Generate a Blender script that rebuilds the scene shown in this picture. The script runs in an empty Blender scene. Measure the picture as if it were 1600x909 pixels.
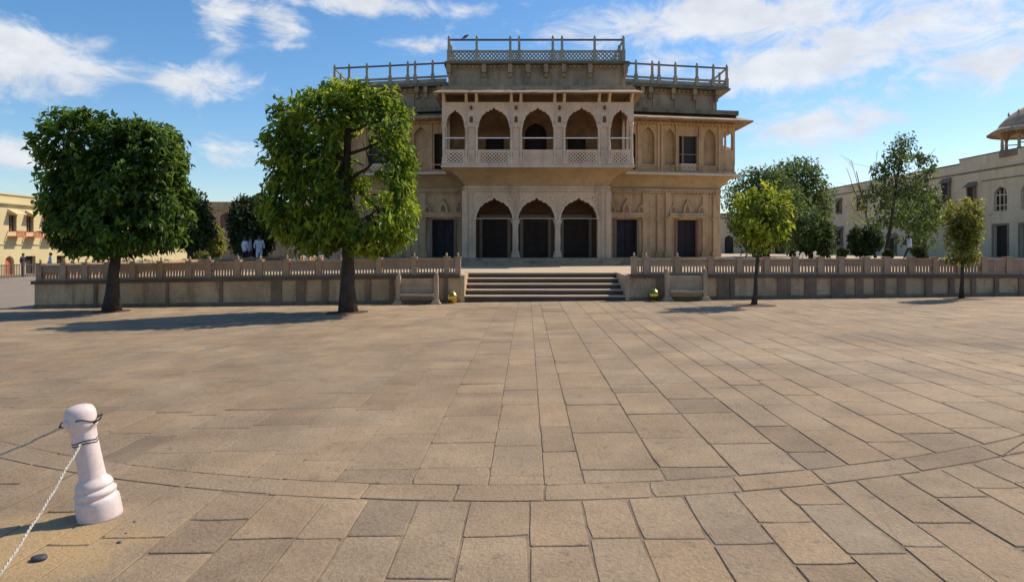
import bpy, bmesh, math, random
import numpy as np
from mathutils import Vector, Matrix, Euler

random.seed(7)
rng = np.random.default_rng(11)
R = math.radians
scene = bpy.context.scene
COL = scene.collection

# ------------------------------------------------------------------ camera
FPX, HX, HY, EYE = 1050.0, 800.0, 389.0, 1.6      # focal length and horizon in photograph pixels
cam_d = bpy.data.cameras.new('camera')
cam_d.sensor_width = 36.0
cam_d.lens = 36.0 * FPX / 1600.0
cam_d.shift_y = (HY - 454.5) / 1600.0
cam_d.clip_start = 0.05
cam_d.clip_end = 3000
cam = bpy.data.objects.new('camera', cam_d)
COL.objects.link(cam)
cam.location = (0, 0, EYE)
cam.rotation_euler = (R(90), 0, 0)
scene.camera = cam

# ------------------------------------------------------------------ sun, sky, exposure
SUN_AZ, SUN_EL = 60.0, 48.0                        # azimuth clockwise from +Y
sd = Vector((math.sin(R(SUN_AZ)) * math.cos(R(SUN_EL)), math.cos(R(SUN_AZ)) * math.cos(R(SUN_EL)), math.sin(R(SUN_EL))))
sl = bpy.data.lights.new('sun', 'SUN')
sl.energy = 5.0
sl.angle = R(0.5)
sl.color = (1.0, 0.90, 0.74)
so = bpy.data.objects.new('sun', sl)
COL.objects.link(so)
so.location = (30, 20, 40)
so.rotation_euler = sd.to_track_quat('Z', 'Y').to_euler()

scene.view_settings.view_transform = 'Standard'
scene.view_settings.look = 'None'
scene.view_settings.exposure = 0.0
scene.view_settings.gamma = 1.0
scene.view_settings.use_curve_mapping = False
try:
    scene.cycles.max_bounces = 8
    scene.cycles.diffuse_bounces = 4
    scene.cycles.transparent_max_bounces = 4
    scene.cycles.use_denoising = True
except Exception:
    pass

world = bpy.data.worlds.new('World')
scene.world = world
world.use_nodes = True


def build_world():
    nt = world.node_tree
    N, L = nt.nodes, nt.links
    N.clear()
    out = N.new('ShaderNodeOutputWorld')
    bg = N.new('ShaderNodeBackground')
    bg.inputs['Strength'].default_value = 0.10
    L.new(bg.outputs[0], out.inputs[0])
    sky = N.new('ShaderNodeTexSky')
    sky.sky_type = 'NISHITA'
    sky.sun_disc = False
    sky.sun_elevation = R(SUN_EL)
    sky.sun_rotation = R(SUN_AZ)
    sky.air_density = 1.0
    sky.dust_density = 0.6
    sky.ozone_density = 2.5
    hs = N.new('ShaderNodeHueSaturation')
    hs.inputs['Saturation'].default_value = 1.27
    hs.inputs['Value'].default_value = 1.5
    L.new(sky.outputs[0], hs.inputs['Color'])
    tc = N.new('ShaderNodeTexCoord')
    nv = N.new('ShaderNodeVectorMath'); nv.operation = 'NORMALIZE'
    L.new(tc.outputs['Generated'], nv.inputs[0])
    D = nv.outputs[0]
    # cloud banks: where they stand in the sky (direction), their half widths and weight
    banks = [(40, 95, 125, 55, 1.0), (120, 85, 60, 25, .55), (330, 128, 95, 30, .9), (440, 40, 45, 35, .8), (560, 5, 200, 20, .8),
             (345, 25, 45, 55, .8), (650, 75, 70, 18, .5), (825, 8, 30, 25, .4), (1120, 30, 260, 42, 1.0), (1400, 40, 240, 75, .9), (1230, 105, 190, 40, 1.0),
             (1520, 95, 140, 60, .75), (1280, 195, 110, 40, .85), (1090, 90, 110, 30, .7), (30, 240, 110, 28, .75), (370, 245, 110, 30, .75), (1480, 170, 60, 25, .4),
             (30, 285, 200, 18, .35), (1300, 255, 200, 25, .45)]
    mask = None
    for (px, py, wx, wz, wt) in banks:
        c = Vector(((px - HX) / FPX, 1.0, (HY - py) / FPX)).normalized()
        s = N.new('ShaderNodeVectorMath'); s.operation = 'SUBTRACT'
        L.new(D, s.inputs[0]); s.inputs[1].default_value = c
        m = N.new('ShaderNodeVectorMath'); m.operation = 'MULTIPLY'
        L.new(s.outputs[0], m.inputs[0])
        m.inputs[1].default_value = (FPX / wx, FPX / wx, FPX / wz)
        ln = N.new('ShaderNodeVectorMath'); ln.operation = 'LENGTH'
        L.new(m.outputs[0], ln.inputs[0])
        mr = N.new('ShaderNodeMapRange'); mr.interpolation_type = 'SMOOTHSTEP'
        L.new(ln.outputs['Value'], mr.inputs['Value'])
        mr.inputs['From Min'].default_value = 1.55
        mr.inputs['From Max'].default_value = 0.0
        mr.inputs['To Min'].default_value = 0.0
        mr.inputs['To Max'].default_value = wt
        if mask is None:
            mask = mr.outputs[0]
        else:
            ad = N.new('ShaderNodeMath'); ad.operation = 'MAXIMUM'
            L.new(mask, ad.inputs[0]); L.new(mr.outputs[0], ad.inputs[1])
            mask = ad.outputs[0]
    sc_ = N.new('ShaderNodeVectorMath'); sc_.operation = 'MULTIPLY'
    L.new(D, sc_.inputs[0]); sc_.inputs[1].default_value = (10.5, 10.5, 21.0)
    nz = N.new('ShaderNodeTexNoise')
    nz.inputs['Scale'].default_value = 1.0
    nz.inputs['Detail'].default_value = 9.0
    nz.inputs['Roughness'].default_value = 0.66
    nz.inputs['Distortion'].default_value = 0.5
    L.new(sc_.outputs[0], nz.inputs['Vector'])
    a1 = N.new('ShaderNodeMath'); a1.operation = 'MULTIPLY_ADD'
    L.new(mask, a1.inputs[0]); a1.inputs[1].default_value = 0.42
    L.new(nz.outputs[0], a1.inputs[2])
    mr2 = N.new('ShaderNodeMapRange'); mr2.interpolation_type = 'SMOOTHSTEP'
    L.new(a1.outputs[0], mr2.inputs['Value'])
    mr2.inputs['From Min'].default_value = 0.60
    mr2.inputs['From Max'].default_value = 0.90
    mr2.inputs['To Max'].default_value = 0.92
    # a second noise for the greyer undersides of the clouds
    nz2 = N.new('ShaderNodeTexNoise'); nz2.inputs['Scale'].default_value = 1.6; nz2.inputs['Detail'].default_value = 6.0
    L.new(sc_.outputs[0], nz2.inputs['Vector'])
    cr = N.new('ShaderNodeValToRGB')
    cr.color_ramp.elements[0].position = 0.35; cr.color_ramp.elements[0].color = (7.4, 7.6, 8.1, 1)
    cr.color_ramp.elements[1].position = 0.68; cr.color_ramp.elements[1].color = (9.0, 9.2, 9.5, 1)
    L.new(nz2.outputs[0], cr.inputs[0])
    mx = N.new('ShaderNodeMix'); mx.data_type = 'RGBA'
    L.new(mr2.outputs[0], mx.inputs['Factor'])
    L.new(hs.outputs[0], mx.inputs[6])
    L.new(cr.outputs[0], mx.inputs[7])
    L.new(mx.outputs[2], bg.inputs['Color'])


build_world()


# ------------------------------------------------------------------ helpers
def zg(x):                                           # the plaza drains gently to the left
    return 0.0125 * max(-45.0, min(50.0, x))


def zt(x):                                           # terrace level
    return 0.82 if x > -2.5 else 0.82 + 0.0165 * max(x + 2.5, -14.0)


def gp(px, py):                                      # where a pixel of the photograph meets the plaza
    u = (px - HX) / FPX
    v = (py - HY) / FPX
    d = EYE / (v + 0.0125 * u)
    return Vector((u * d, d, 0.0125 * u * d))


def at(px, py, d):
    return Vector(((px - HX) / FPX * d, d, EYE - (py - HY) / FPX * d))


def tag(o, label=None, cat=None, group=None, kind=None):
    if label: o['label'] = label
    if cat: o['category'] = cat
    if group: o['group'] = group
    if kind: o['kind'] = kind
    return o


def empty(name, loc, label=None, cat=None, group=None):
    o = bpy.data.objects.new(name, None)
    o.empty_display_size = 0.3
    COL.objects.link(o)
    o.location = loc
    return tag(o, label, cat, group)


class MB:
    def __init__(self):
        self.v = []; self.f = []; self.s = []; self.m = []; self.cur = 0

    def add(self, verts, faces, smooth=False):
        b = len(self.v)
        self.v.extend([tuple(p) for p in verts])
        for fc in faces:
            self.f.append([i + b for i in fc]); self.s.append(smooth); self.m.append(self.cur)
        return self

    def box(self, x0, x1, y0, y1, z0, z1):
        vs = [(x0, y0, z0), (x1, y0, z0), (x1, y1, z0), (x0, y1, z0), (x0, y0, z1), (x1, y0, z1), (x1, y1, z1), (x0, y1, z1)]
        return self.add(vs, [(0, 3, 2, 1), (4, 5, 6, 7), (0, 1, 5, 4), (1, 2, 6, 5), (2, 3, 7, 6), (3, 0, 4, 7)])

    def hexa(self, b, t):                            # bottom ring and top ring of four points each
        return self.add(list(b) + list(t), [(0, 3, 2, 1), (4, 5, 6, 7), (0, 1, 5, 4), (1, 2, 6, 5), (2, 3, 7, 6), (3, 0, 4, 7)])

    def bar(self, a, b, w, h=None):                  # square bar between two points
        a, b = Vector(a), Vector(b)
        h = h or w
        d = (b - a).normalized()
        up = Vector((0, 0, 1)) if abs(d.z) < .95 else Vector((0, 1, 0))
        sx = d.cross(up).normalized() * w / 2
        sy = sx.cross(d).normalized() * h / 2
        return self.hexa([a - sx - sy, a + sx - sy, a + sx + sy, a - sx + sy], [b - sx - sy, b + sx - sy, b + sx + sy, b - sx + sy])

    def lathe(self, prof, c, n=16, smooth=True, squash=(1, 1), M=None, cap=True):
        vs = []; fs = []
        k = len(prof)
        for (r, z) in prof:
            for i in range(n):
                a = 2 * math.pi * i / n
                p = Vector((r * math.cos(a) * squash[0], r * math.sin(a) * squash[1], z))
                if M: p = M @ p
                vs.append(p + Vector(c))
        for j in range(k - 1):
            for i in range(n):
                i2 = (i + 1) % n
                fs.append((j * n + i, j * n + i2, (j + 1) * n + i2, (j + 1) * n + i))
        self.add(vs, fs, smooth)
        if cap:
            b = len(self.v) - k * n
            self.f.append([b + i for i in range(n)][::-1]); self.s.append(False); self.m.append(self.cur)
            self.f.append([b + (k - 1) * n + i for i in range(n)]); self.s.append(False); self.m.append(self.cur)
        return self

    def tube(self, pts, rad, n=8, smooth=True):
        pts = [Vector(p) for p in pts]
        k = len(pts)
        rs = rad if isinstance(rad, (list, tuple)) else [rad] * k
        vs = []; fs = []
        prev = None
        for i, p in enumerate(pts):
            d = (pts[min(i + 1, k - 1)] - pts[max(i - 1, 0)]).normalized()
            if prev is None:
                up = Vector((0, 0, 1)) if abs(d.z) < .9 else Vector((1, 0, 0))
                sx = d.cross(up).normalized()
            else:
                sx = (prev - d * prev.dot(d)).normalized()
            prev = sx
            sy = d.cross(sx)
            for j in range(n):
                a = 2 * math.pi * j / n
                vs.append(p + (sx * math.cos(a) + sy * math.sin(a)) * rs[i])
        for i in range(k - 1):
            for j in range(n):
                j2 = (j + 1) % n
                fs.append((i * n + j, i * n + j2, (i + 1) * n + j2, (i + 1) * n + j))
        fs.append(tuple(range(n))[::-1]); fs.append(tuple((k - 1) * n + j for j in range(n)))
        return self.add(vs, fs, smooth)

    def map(self, fn):
        self.v = [tuple(fn(*p)) for p in self.v]
        return self

    def build(self, name, mats, parent=None, origin=None):
        me = bpy.data.meshes.new(name)
        off = Vector(parent_loc(parent)) if parent else Vector(origin or (0, 0, 0))
        me.from_pydata([(a - off.x, b - off.y, c - off.z) for a, b, c in self.v], [], self.f)
        if not isinstance(mats, (list, tuple)): mats = [mats]
        for m in mats: me.materials.append(m)
        me.polygons.foreach_set('use_smooth', self.s)
        me.polygons.foreach_set('material_index', self.m)
        me.update()
        o = bpy.data.objects.new(name, me)
        COL.objects.link(o)
        if parent:
            o.parent = parent
        else:
            o.location = off
        return o


def parent_loc(p):
    l = Vector((0, 0, 0))
    while p is not None:
        l += p.location
        p = p.parent
    return l


def box_part(name, mat, parent, *boxes):
    m = MB()
    for b in boxes: m.box(*b)
    return m.build(name, mat, parent)


def arch_curve(cx, w, zs, za, cusps=0, n=28, ogee=.12):
    pts = []
    for i in range(n + 1):
        t = -1 + 2 * i / n
        a = abs(t)
        g = (1 - a ** 2.3) ** .55 * (1 - ogee) + ogee * max(0, 1 - a * 3.2) ** 1.5
        if i in (0, n): g = 0
        if cusps:
            g -= .07 * (1 - abs(math.sin((a * cusps + .5) * math.pi))) * (1 - .3 * a) if 0 < i < n else 0
        pts.append((cx + t * w / 2, zs + (za - zs) * max(0, g)))
    return pts


def arch_wall(m, x0, x1, zb, ztop, y0, y1, ops):
    """wall between two depths with openings (cx, w, z_sill, z_spring, z_apex, cusps); z_apex None gives a flat lintel at z_spring"""
    x = x0
    for op in sorted(ops, key=lambda o: o[0]):
        cx, w, zsill, zs, za, cu = op
        l, r = cx - w / 2, cx + w / 2
        if l > x + 1e-4: m.box(x, l, y0, y1, zb, ztop)
        if zsill > zb + 1e-4: m.box(l, r, y0, y1, zb, zsill)
        if za is None:
            m.box(l, r, y0, y1, zs, ztop)
        else:
            c = arch_curve(cx, w, zs, za, cu)
            for (xa, za_), (xb, zb_) in zip(c[:-1], c[1:]):
                m.add([(xa, y0, za_), (xb, y0, zb_), (xb, y0, ztop), (xa, y0, ztop), (xa, y1, za_), (xb, y1, zb_), (xb, y1, ztop), (xa, y1, ztop)],
                      [(0, 1, 2, 3), (5, 4, 7, 6), (4, 5, 1, 0), (3, 2, 6, 7)])
        x = r
    if x1 > x + 1e-4: m.box(x, x1, y0, y1, zb, ztop)
    return m


# ------------------------------------------------------------------ materials
def mat_new(name):
    m = bpy.data.materials.new(name)
    m.use_nodes = True
    nt = m.node_tree
    b = nt.nodes['Principled BSDF']
    return m, nt, nt.nodes, nt.links, b


def stone(name, c1, c2, scale=1.2, rough=.85, bump=.25, grime=0.0, grime_col=(.03, .028, .022), fine=28, attr=False, patches=False, speck=(.82, 1.12)):
    m, nt, N, L, b = mat_new(name)
    geo = N.new('ShaderNodeNewGeometry')
    n1 = N.new('ShaderNodeTexNoise'); n1.inputs['Scale'].default_value = scale; n1.inputs['Detail'].default_value = 8; n1.inputs['Roughness'].default_value = .65
    L.new(geo.outputs['Position'], n1.inputs['Vector'])
    cr = N.new('ShaderNodeValToRGB')
    cr.color_ramp.elements[0].position = .32; cr.color_ramp.elements[0].color = (*c2, 1)
    cr.color_ramp.elements[1].position = .68; cr.color_ramp.elements[1].color = (*c1, 1)
    L.new(n1.outputs[0], cr.inputs[0])
    col = cr.outputs[0]
    n2 = N.new('ShaderNodeTexNoise'); n2.inputs['Scale'].default_value = fine; n2.inputs['Detail'].default_value = 5; n2.inputs['Roughness'].default_value = .7
    L.new(geo.outputs['Position'], n2.inputs['Vector'])
    mr = N.new('ShaderNodeMapRange'); mr.inputs['From Min'].default_value = .3; mr.inputs['From Max'].default_value = .7
    mr.inputs['To Min'].default_value = speck[0]; mr.inputs['To Max'].default_value = speck[1]
    L.new(n2.outputs[0], mr.inputs['Value'])
    mu = N.new('ShaderNodeVectorMath'); mu.operation = 'SCALE'
    L.new(col, mu.inputs[0]); L.new(mr.outputs[0], mu.inputs['Scale'])
    col = mu.outputs[0]
    if grime > 0:                                    # streaks of dirt and damp running down the stone
        vm = N.new('ShaderNodeVectorMath'); vm.operation = 'MULTIPLY'
        L.new(geo.outputs['Position'], vm.inputs[0]); vm.inputs[1].default_value = (2.2, 2.2, .45)
        n3 = N.new('ShaderNodeTexNoise'); n3.inputs['Scale'].default_value = 1.0; n3.inputs['Detail'].default_value = 7; n3.inputs['Roughness'].default_value = .7
        L.new(vm.outputs[0], n3.inputs['Vector'])
        mg = N.new('ShaderNodeMapRange'); mg.interpolation_type = 'SMOOTHSTEP'
        mg.inputs['From Min'].default_value = .46; mg.inputs['From Max'].default_value = .74
        mg.inputs['To Min'].default_value = 0; mg.inputs['To Max'].default_value = grime
        L.new(n3.outputs[0], mg.inputs['Value'])
        mx = N.new('ShaderNodeMix'); mx.data_type = 'RGBA'
        L.new(mg.outputs[0], mx.inputs['Factor']); L.new(col, mx.inputs[6]); mx.inputs[7].default_value = (*grime_col, 1)
        col = mx.outputs[2]
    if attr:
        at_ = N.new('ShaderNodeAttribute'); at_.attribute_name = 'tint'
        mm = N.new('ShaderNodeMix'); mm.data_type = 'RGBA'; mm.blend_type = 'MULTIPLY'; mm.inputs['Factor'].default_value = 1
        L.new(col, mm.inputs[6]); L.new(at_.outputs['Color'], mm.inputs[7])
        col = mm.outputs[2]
    if patches:
        # worn and stained areas much larger than a flag, small dark pits, and the ochre sand trodden round the bollard
        nl = N.new('ShaderNodeTexNoise'); nl.inputs['Scale'].default_value = .32; nl.inputs['Detail'].default_value = 7; nl.inputs['Roughness'].default_value = .6; nl.inputs['Distortion'].default_value = .8
        L.new(geo.outputs['Position'], nl.inputs['Vector'])
        ml = N.new('ShaderNodeMapRange'); ml.inputs['From Min'].default_value = .34; ml.inputs['From Max'].default_value = .66
        ml.inputs['To Min'].default_value = .80; ml.inputs['To Max'].default_value = 1.14
        L.new(nl.outputs[0], ml.inputs['Value'])
        sc2 = N.new('ShaderNodeVectorMath'); sc2.operation = 'SCALE'
        L.new(col, sc2.inputs[0]); L.new(ml.outputs[0], sc2.inputs['Scale'])
        np_ = N.new('ShaderNodeTexNoise'); np_.inputs['Scale'].default_value = 9; np_.inputs['Detail'].default_value = 8; np_.inputs['Roughness'].default_value = .75
        L.new(geo.outputs['Position'], np_.inputs['Vector'])
        mp = N.new('ShaderNodeMapRange'); mp.interpolation_type = 'SMOOTHSTEP'
        mp.inputs['From Min'].default_value = .54; mp.inputs['From Max'].default_value = .70; mp.inputs['To Max'].default_value = .6
        L.new(np_.outputs[0], mp.inputs['Value'])
        mxp = N.new('ShaderNodeMix'); mxp.data_type = 'RGBA'
        L.new(mp.outputs[0], mxp.inputs['Factor']); L.new(sc2.outputs[0], mxp.inputs[6]); mxp.inputs[7].default_value = (.12, .088, .062, 1)
        vs_ = N.new('ShaderNodeVectorMath'); vs_.operation = 'SUBTRACT'; L.new(geo.outputs['Position'], vs_.inputs[0]); vs_.inputs[1].default_value = (-2.65, 3.62, 0)
        vm_ = N.new('ShaderNodeVectorMath'); vm_.operation = 'MULTIPLY'; L.new(vs_.outputs[0], vm_.inputs[0]); vm_.inputs[1].default_value = (1.25, 1.7, 0)
        le = N.new('ShaderNodeVectorMath'); le.operation = 'LENGTH'; L.new(vm_.outputs[0], le.inputs[0])
        n4 = N.new('ShaderNodeTexNoise'); n4.inputs['Scale'].default_value = 3.0; n4.inputs['Detail'].default_value = 7; L.new(geo.outputs['Position'], n4.inputs['Vector'])
        ma = N.new('ShaderNodeMath'); ma.operation = 'MULTIPLY_ADD'; L.new(n4.outputs[0], ma.inputs[0]); ma.inputs[1].default_value = 1.1; L.new(le.outputs['Value'], ma.inputs[2])
        mo = N.new('ShaderNodeMapRange'); mo.interpolation_type = 'SMOOTHSTEP'; mo.inputs['From Min'].default_value = 1.55; mo.inputs['From Max'].default_value = .95; mo.inputs['To Max'].default_value = .8
        L.new(ma.outputs[0], mo.inputs['Value'])
        mxo = N.new('ShaderNodeMix'); mxo.data_type = 'RGBA'
        L.new(mo.outputs[0], mxo.inputs['Factor']); L.new(mxp.outputs[2], mxo.inputs[6])
        oc = N.new('ShaderNodeMix'); oc.data_type = 'RGBA'; L.new(n2.outputs[0], oc.inputs['Factor']); oc.inputs[6].default_value = (.33, .21, .09, 1); oc.inputs[7].default_value = (.54, .37, .18, 1)
        L.new(oc.outputs[2], mxo.inputs[7])
        col = mxo.outputs[2]
    L.new(col, b.inputs['Base Color'])
    b.inputs['Roughness'].default_value = rough
    b.inputs['Specular IOR Level'].default_value = .3
    bp = N.new('ShaderNodeBump'); bp.inputs['Strength'].default_value = bump; bp.inputs['Distance'].default_value = .02
    L.new(n2.outputs[0], bp.inputs['Height']); L.new(bp.outputs[0], b.inputs['Normal'])
    return m


def plain(name, c, rough=.6, metal=0.0, bump=0.0, var=.15, scale=12):
    m, nt, N, L, b = mat_new(name)
    geo = N.new('ShaderNodeNewGeometry')
    n1 = N.new('ShaderNodeTexNoise'); n1.inputs['Scale'].default_value = scale; n1.inputs['Detail'].default_value = 5
    L.new(geo.outputs['Position'], n1.inputs['Vector'])
    mr = N.new('ShaderNodeMapRange'); mr.inputs['From Min'].default_value = .3; mr.inputs['From Max'].default_value = .7
    mr.inputs['To Min'].default_value = 1 - var; mr.inputs['To Max'].default_value = 1 + var
    L.new(n1.outputs[0], mr.inputs['Value'])
    mu = N.new('ShaderNodeVectorMath'); mu.operation = 'SCALE'; mu.inputs[0].default_value = c
    L.new(mr.outputs[0], mu.inputs['Scale'])
    L.new(mu.outputs[0], b.inputs['Base Color'])
    b.inputs['Roughness'].default_value = rough
    b.inputs['Metallic'].default_value = metal
    if bump:
        bp = N.new('ShaderNodeBump'); bp.inputs['Strength'].default_value = bump; bp.inputs['Distance'].default_value = .01
        L.new(n1.outputs[0], bp.inputs['Height']); L.new(bp.outputs[0], b.inputs['Normal'])
    return m


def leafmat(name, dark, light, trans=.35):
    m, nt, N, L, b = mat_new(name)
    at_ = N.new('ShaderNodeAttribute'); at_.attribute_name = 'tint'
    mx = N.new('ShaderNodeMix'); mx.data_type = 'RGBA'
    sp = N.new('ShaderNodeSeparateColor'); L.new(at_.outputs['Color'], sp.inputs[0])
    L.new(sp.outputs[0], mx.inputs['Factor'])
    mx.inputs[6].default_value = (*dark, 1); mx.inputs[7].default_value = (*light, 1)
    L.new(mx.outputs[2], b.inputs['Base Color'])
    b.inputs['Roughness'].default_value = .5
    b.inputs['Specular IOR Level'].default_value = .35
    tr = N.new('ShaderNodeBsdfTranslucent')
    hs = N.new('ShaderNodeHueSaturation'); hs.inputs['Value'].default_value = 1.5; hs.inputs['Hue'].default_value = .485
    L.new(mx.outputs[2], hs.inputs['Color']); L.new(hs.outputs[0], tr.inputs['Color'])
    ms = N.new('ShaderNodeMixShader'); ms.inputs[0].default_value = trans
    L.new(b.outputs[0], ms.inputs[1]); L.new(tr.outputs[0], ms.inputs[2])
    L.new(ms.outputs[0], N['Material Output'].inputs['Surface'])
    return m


M = {}
M['paving'] = stone('paving_stone', (.385, .276, .172), (.272, .194, .122), scale=1.3, rough=.82, bump=.7, fine=38, attr=True, patches=True, speck=(.80, 1.15))
M['joint'] = stone('paving_joint', (.31, .225, .145), (.12, .086, .056), scale=2.6, bump=.4)
M['terrace'] = stone('terrace_stone', (.56, .43, .29), (.46, .35, .23), scale=.5, bump=.2)
M['cream'] = stone('cream_carved_stone', (.70, .535, .375), (.54, .405, .28), scale=1.0, grime=.55, grime_col=(.2, .14, .09), bump=.6, fine=14)
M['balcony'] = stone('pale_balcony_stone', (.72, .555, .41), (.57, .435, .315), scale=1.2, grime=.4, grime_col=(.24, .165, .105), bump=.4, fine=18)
M['tan'] = stone('tan_sandstone', (.60, .405, .225), (.415, .275, .152), scale=.8, grime=.65, grime_col=(.15, .095, .055), bump=.5, fine=14)
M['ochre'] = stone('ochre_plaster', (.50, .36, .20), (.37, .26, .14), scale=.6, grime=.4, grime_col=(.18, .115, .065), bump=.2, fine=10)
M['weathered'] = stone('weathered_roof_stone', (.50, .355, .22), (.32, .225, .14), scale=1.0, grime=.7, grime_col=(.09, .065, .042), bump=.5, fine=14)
M['moss'] = stone('mossy_ledge_stone', (.24, .215, .14), (.14, .125, .08), scale=1.6, grime=.6, bump=.4)
M['lattice'] = stone('grey_green_lattice', (.40, .37, .28), (.27, .255, .195), scale=2, grime=.3, bump=.2)
M['iron'] = plain('dark_painted_iron', (.10, .085, .085), rough=.55)
M['rail'] = stone('brown_sandstone', (.52, .365, .25), (.38, .26, .175), scale=1.5, grime=.45, grime_col=(.17, .115, .075), bump=.4, fine=24)
M['wall'] = stone('retaining_wall_stone', (.62, .455, .285), (.40, .285, .175), scale=.9, grime=.85, grime_col=(.14, .09, .055), bump=.7, fine=16)
M['pier'] = stone('dark_pier_stone', (.30, .21, .145), (.17, .12, .085), scale=1.4, grime=.5, bump=.4)
M['coping'] = stone('dark_coping_stone', (.17, .115, .085), (.10, .07, .052), scale=2, bump=.4)
M['step'] = stone('lit_tread_stone', (.62, .49, .36), (.52, .41, .30), scale=1.4, grime=.1, bump=.2)  # kept pale so the treads read as sunlit edges
M['riser'] = stone('shaded_riser_stone', (.13, .095, .068), (.085, .062, .045), scale=1.4, bump=.3)  # shade of the risers deepened in the colour, against the sunlit treads
M['bench'] = stone('pale_bench_stone', (.52, .40, .29), (.40, .30, .21), scale=2.5, grime=.4, grime_col=(.2, .14, .09), bump=.3)
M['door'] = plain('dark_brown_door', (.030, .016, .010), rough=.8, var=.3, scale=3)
M['door_blue'] = plain('dark_blue_door', (.020, .014, .018), rough=.8, var=.3, scale=3)
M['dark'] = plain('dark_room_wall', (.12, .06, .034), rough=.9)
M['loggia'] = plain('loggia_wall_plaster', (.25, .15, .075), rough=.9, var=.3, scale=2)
M['redframe'] = plain('dull_red_door_frame', (.23, .10, .085), rough=.7)
M['frame'] = plain('weathered_frame', (.20, .145, .10), rough=.7)
M['white'] = plain('white_paint', (.74, .70, .66), rough=.55)
M['bollard'] = stone('whitewashed_stone', (.80, .66, .62), (.70, .57, .52), scale=7, grime=.75, grime_col=(.42, .31, .25), rough=.6, bump=.10, fine=60, speck=(.86, 1.07))
M['rope'] = plain('dull_white_rope', (.52, .46, .37), rough=.95, var=.35, scale=70, bump=.8)
M['wire'] = plain('black_wire', (.015, .014, .016), rough=.5)
M['brass'] = plain('polished_brass', (.62, .42, .10), rough=.22, metal=1.0, var=.15)
M['slate'] = plain('grey_disc_stone', (.05, .05, .06), rough=.6, bump=.3)
M['yellow'] = stone('pale_yellow_plaster', (.66, .55, .31), (.58, .47, .25), scale=.5, grime=.12, grime_col=(.32, .23, .13), bump=.1)
M['orange'] = plain('orange_painted_wood', (.50, .15, .07), rough=.6)
M['grey_plaster'] = stone('pale_cream_plaster', (.76, .59, .39), (.61, .475, .315), scale=.35, grime=.4, grime_col=(.33, .25, .16), bump=.15, fine=6)
M['grey_trim'] = stone('grey_trim_stone', (.30, .23, .155), (.2, .155, .105), scale=.8, grime=.4, bump=.2)
M['dome'] = stone('dome_stone', (.54, .39, .25), (.37, .265, .165), scale=1.2, grime=.5, grime_col=(.12, .085, .055), bump=.2)
M['glass'] = plain('dark_window_glass', (.022, .018, .018), rough=.65)
M['bark'] = stone('tree_bark', (.085, .065, .045), (.045, .034, .025), scale=5, bump=.9, fine=30)
M['paleb'] = stone('pale_bark', (.20, .16, .12), (.12, .095, .07), scale=5, bump=.7, fine=30)
M['soil'] = stone('bare_soil', (.12, .075, .045), (.06, .04, .025), scale=6, bump=.8)
M['leaf_dark'] = leafmat('leaf_dark_green', (.020, .052, .008), (.18, .29, .04), .46)
M['leaf_mid'] = leafmat('leaf_mid_green', (.045, .10, .010), (.33, .41, .038), .54)
M['leaf_yellow'] = leafmat('leaf_yellow_green', (.075, .125, .012), (.37, .42, .04), .55)
M['leaf_bush'] = leafmat('leaf_bush_green', (.016, .032, .008), (.075, .105, .022), .3)
M['leaf_olive'] = leafmat('leaf_olive', (.11, .125, .022), (.33, .33, .06), .52)
M['leaf_far'] = leafmat('leaf_far_green', (.05, .085, .024), (.15, .21, .05), .4)
M['skin'] = plain('skin', (.22, .12, .08), rough=.6)
M['hair'] = plain('black_hair', (.012, .01, .01), rough=.6)
M['cloth_white'] = plain('white_cloth', (.66, .66, .70), rough=.9)
M['cloth_blue'] = plain('pale_blue_cloth', (.35, .38, .52), rough=.9)
M['cloth_dark'] = plain('dark_cloth', (.03, .03, .045), rough=.9)
M['cloth_red'] = plain('red_cloth', (.5, .05, .05), rough=.9)


# ------------------------------------------------------------------ ground
def set_tint(o, cols):                               # one colour per face
    me = o.data
    a = me.attributes.new('tint', 'FLOAT_COLOR', 'FACE')
    buf = np.ones((len(me.polygons), 4), dtype=np.float32)
    buf[:, :3] = np.asarray(cols, dtype=np.float32)
    a.data.foreach_set('color', buf.ravel())


def kerb(x):
    a = abs(x)
    return 4.27 + (.06 * a * a if a < 5 else 1.5 + .6 * (a - 5))


m = MB()
xs = [-900, -45, -30, -20, -10, 0, 10, 20, 30, 50, 900]
ys = [-300, 0, 10, 25, 60, 200, 1500]
b0 = []
for y in ys:
    for x in xs: b0.append((x, y, zg(x) - .018))
nx = len(xs)
m.add(b0, [(j * nx + i, j * nx + i + 1, (j + 1) * nx + i + 1, (j + 1) * nx + i) for j in range(len(ys) - 1) for i in range(nx - 1)])
M['ground'] = stone('dusty_ground', (.30, .24, .185), (.22, .175, .135), scale=.6, bump=.2)
tag(m.build('ground', M['ground']), kind='structure')

m = MB()
jv = []
for y in (-2, 4, 10, 20.35):
    for x in (-30, -15, 0, 15, 30): jv.append((x, y, zg(x) - .0065))
m.add(jv, [(j * 5 + i, j * 5 + i + 1, (j + 1) * 5 + i + 1, (j + 1) * 5 + i) for j in range(3) for i in range(4)])
tag(m.build('plaza_bed', M['joint']), kind='structure')

pv = MB(); tints = []
SK = .022                                            # the courses run towards the palace, a touch to the right


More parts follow.
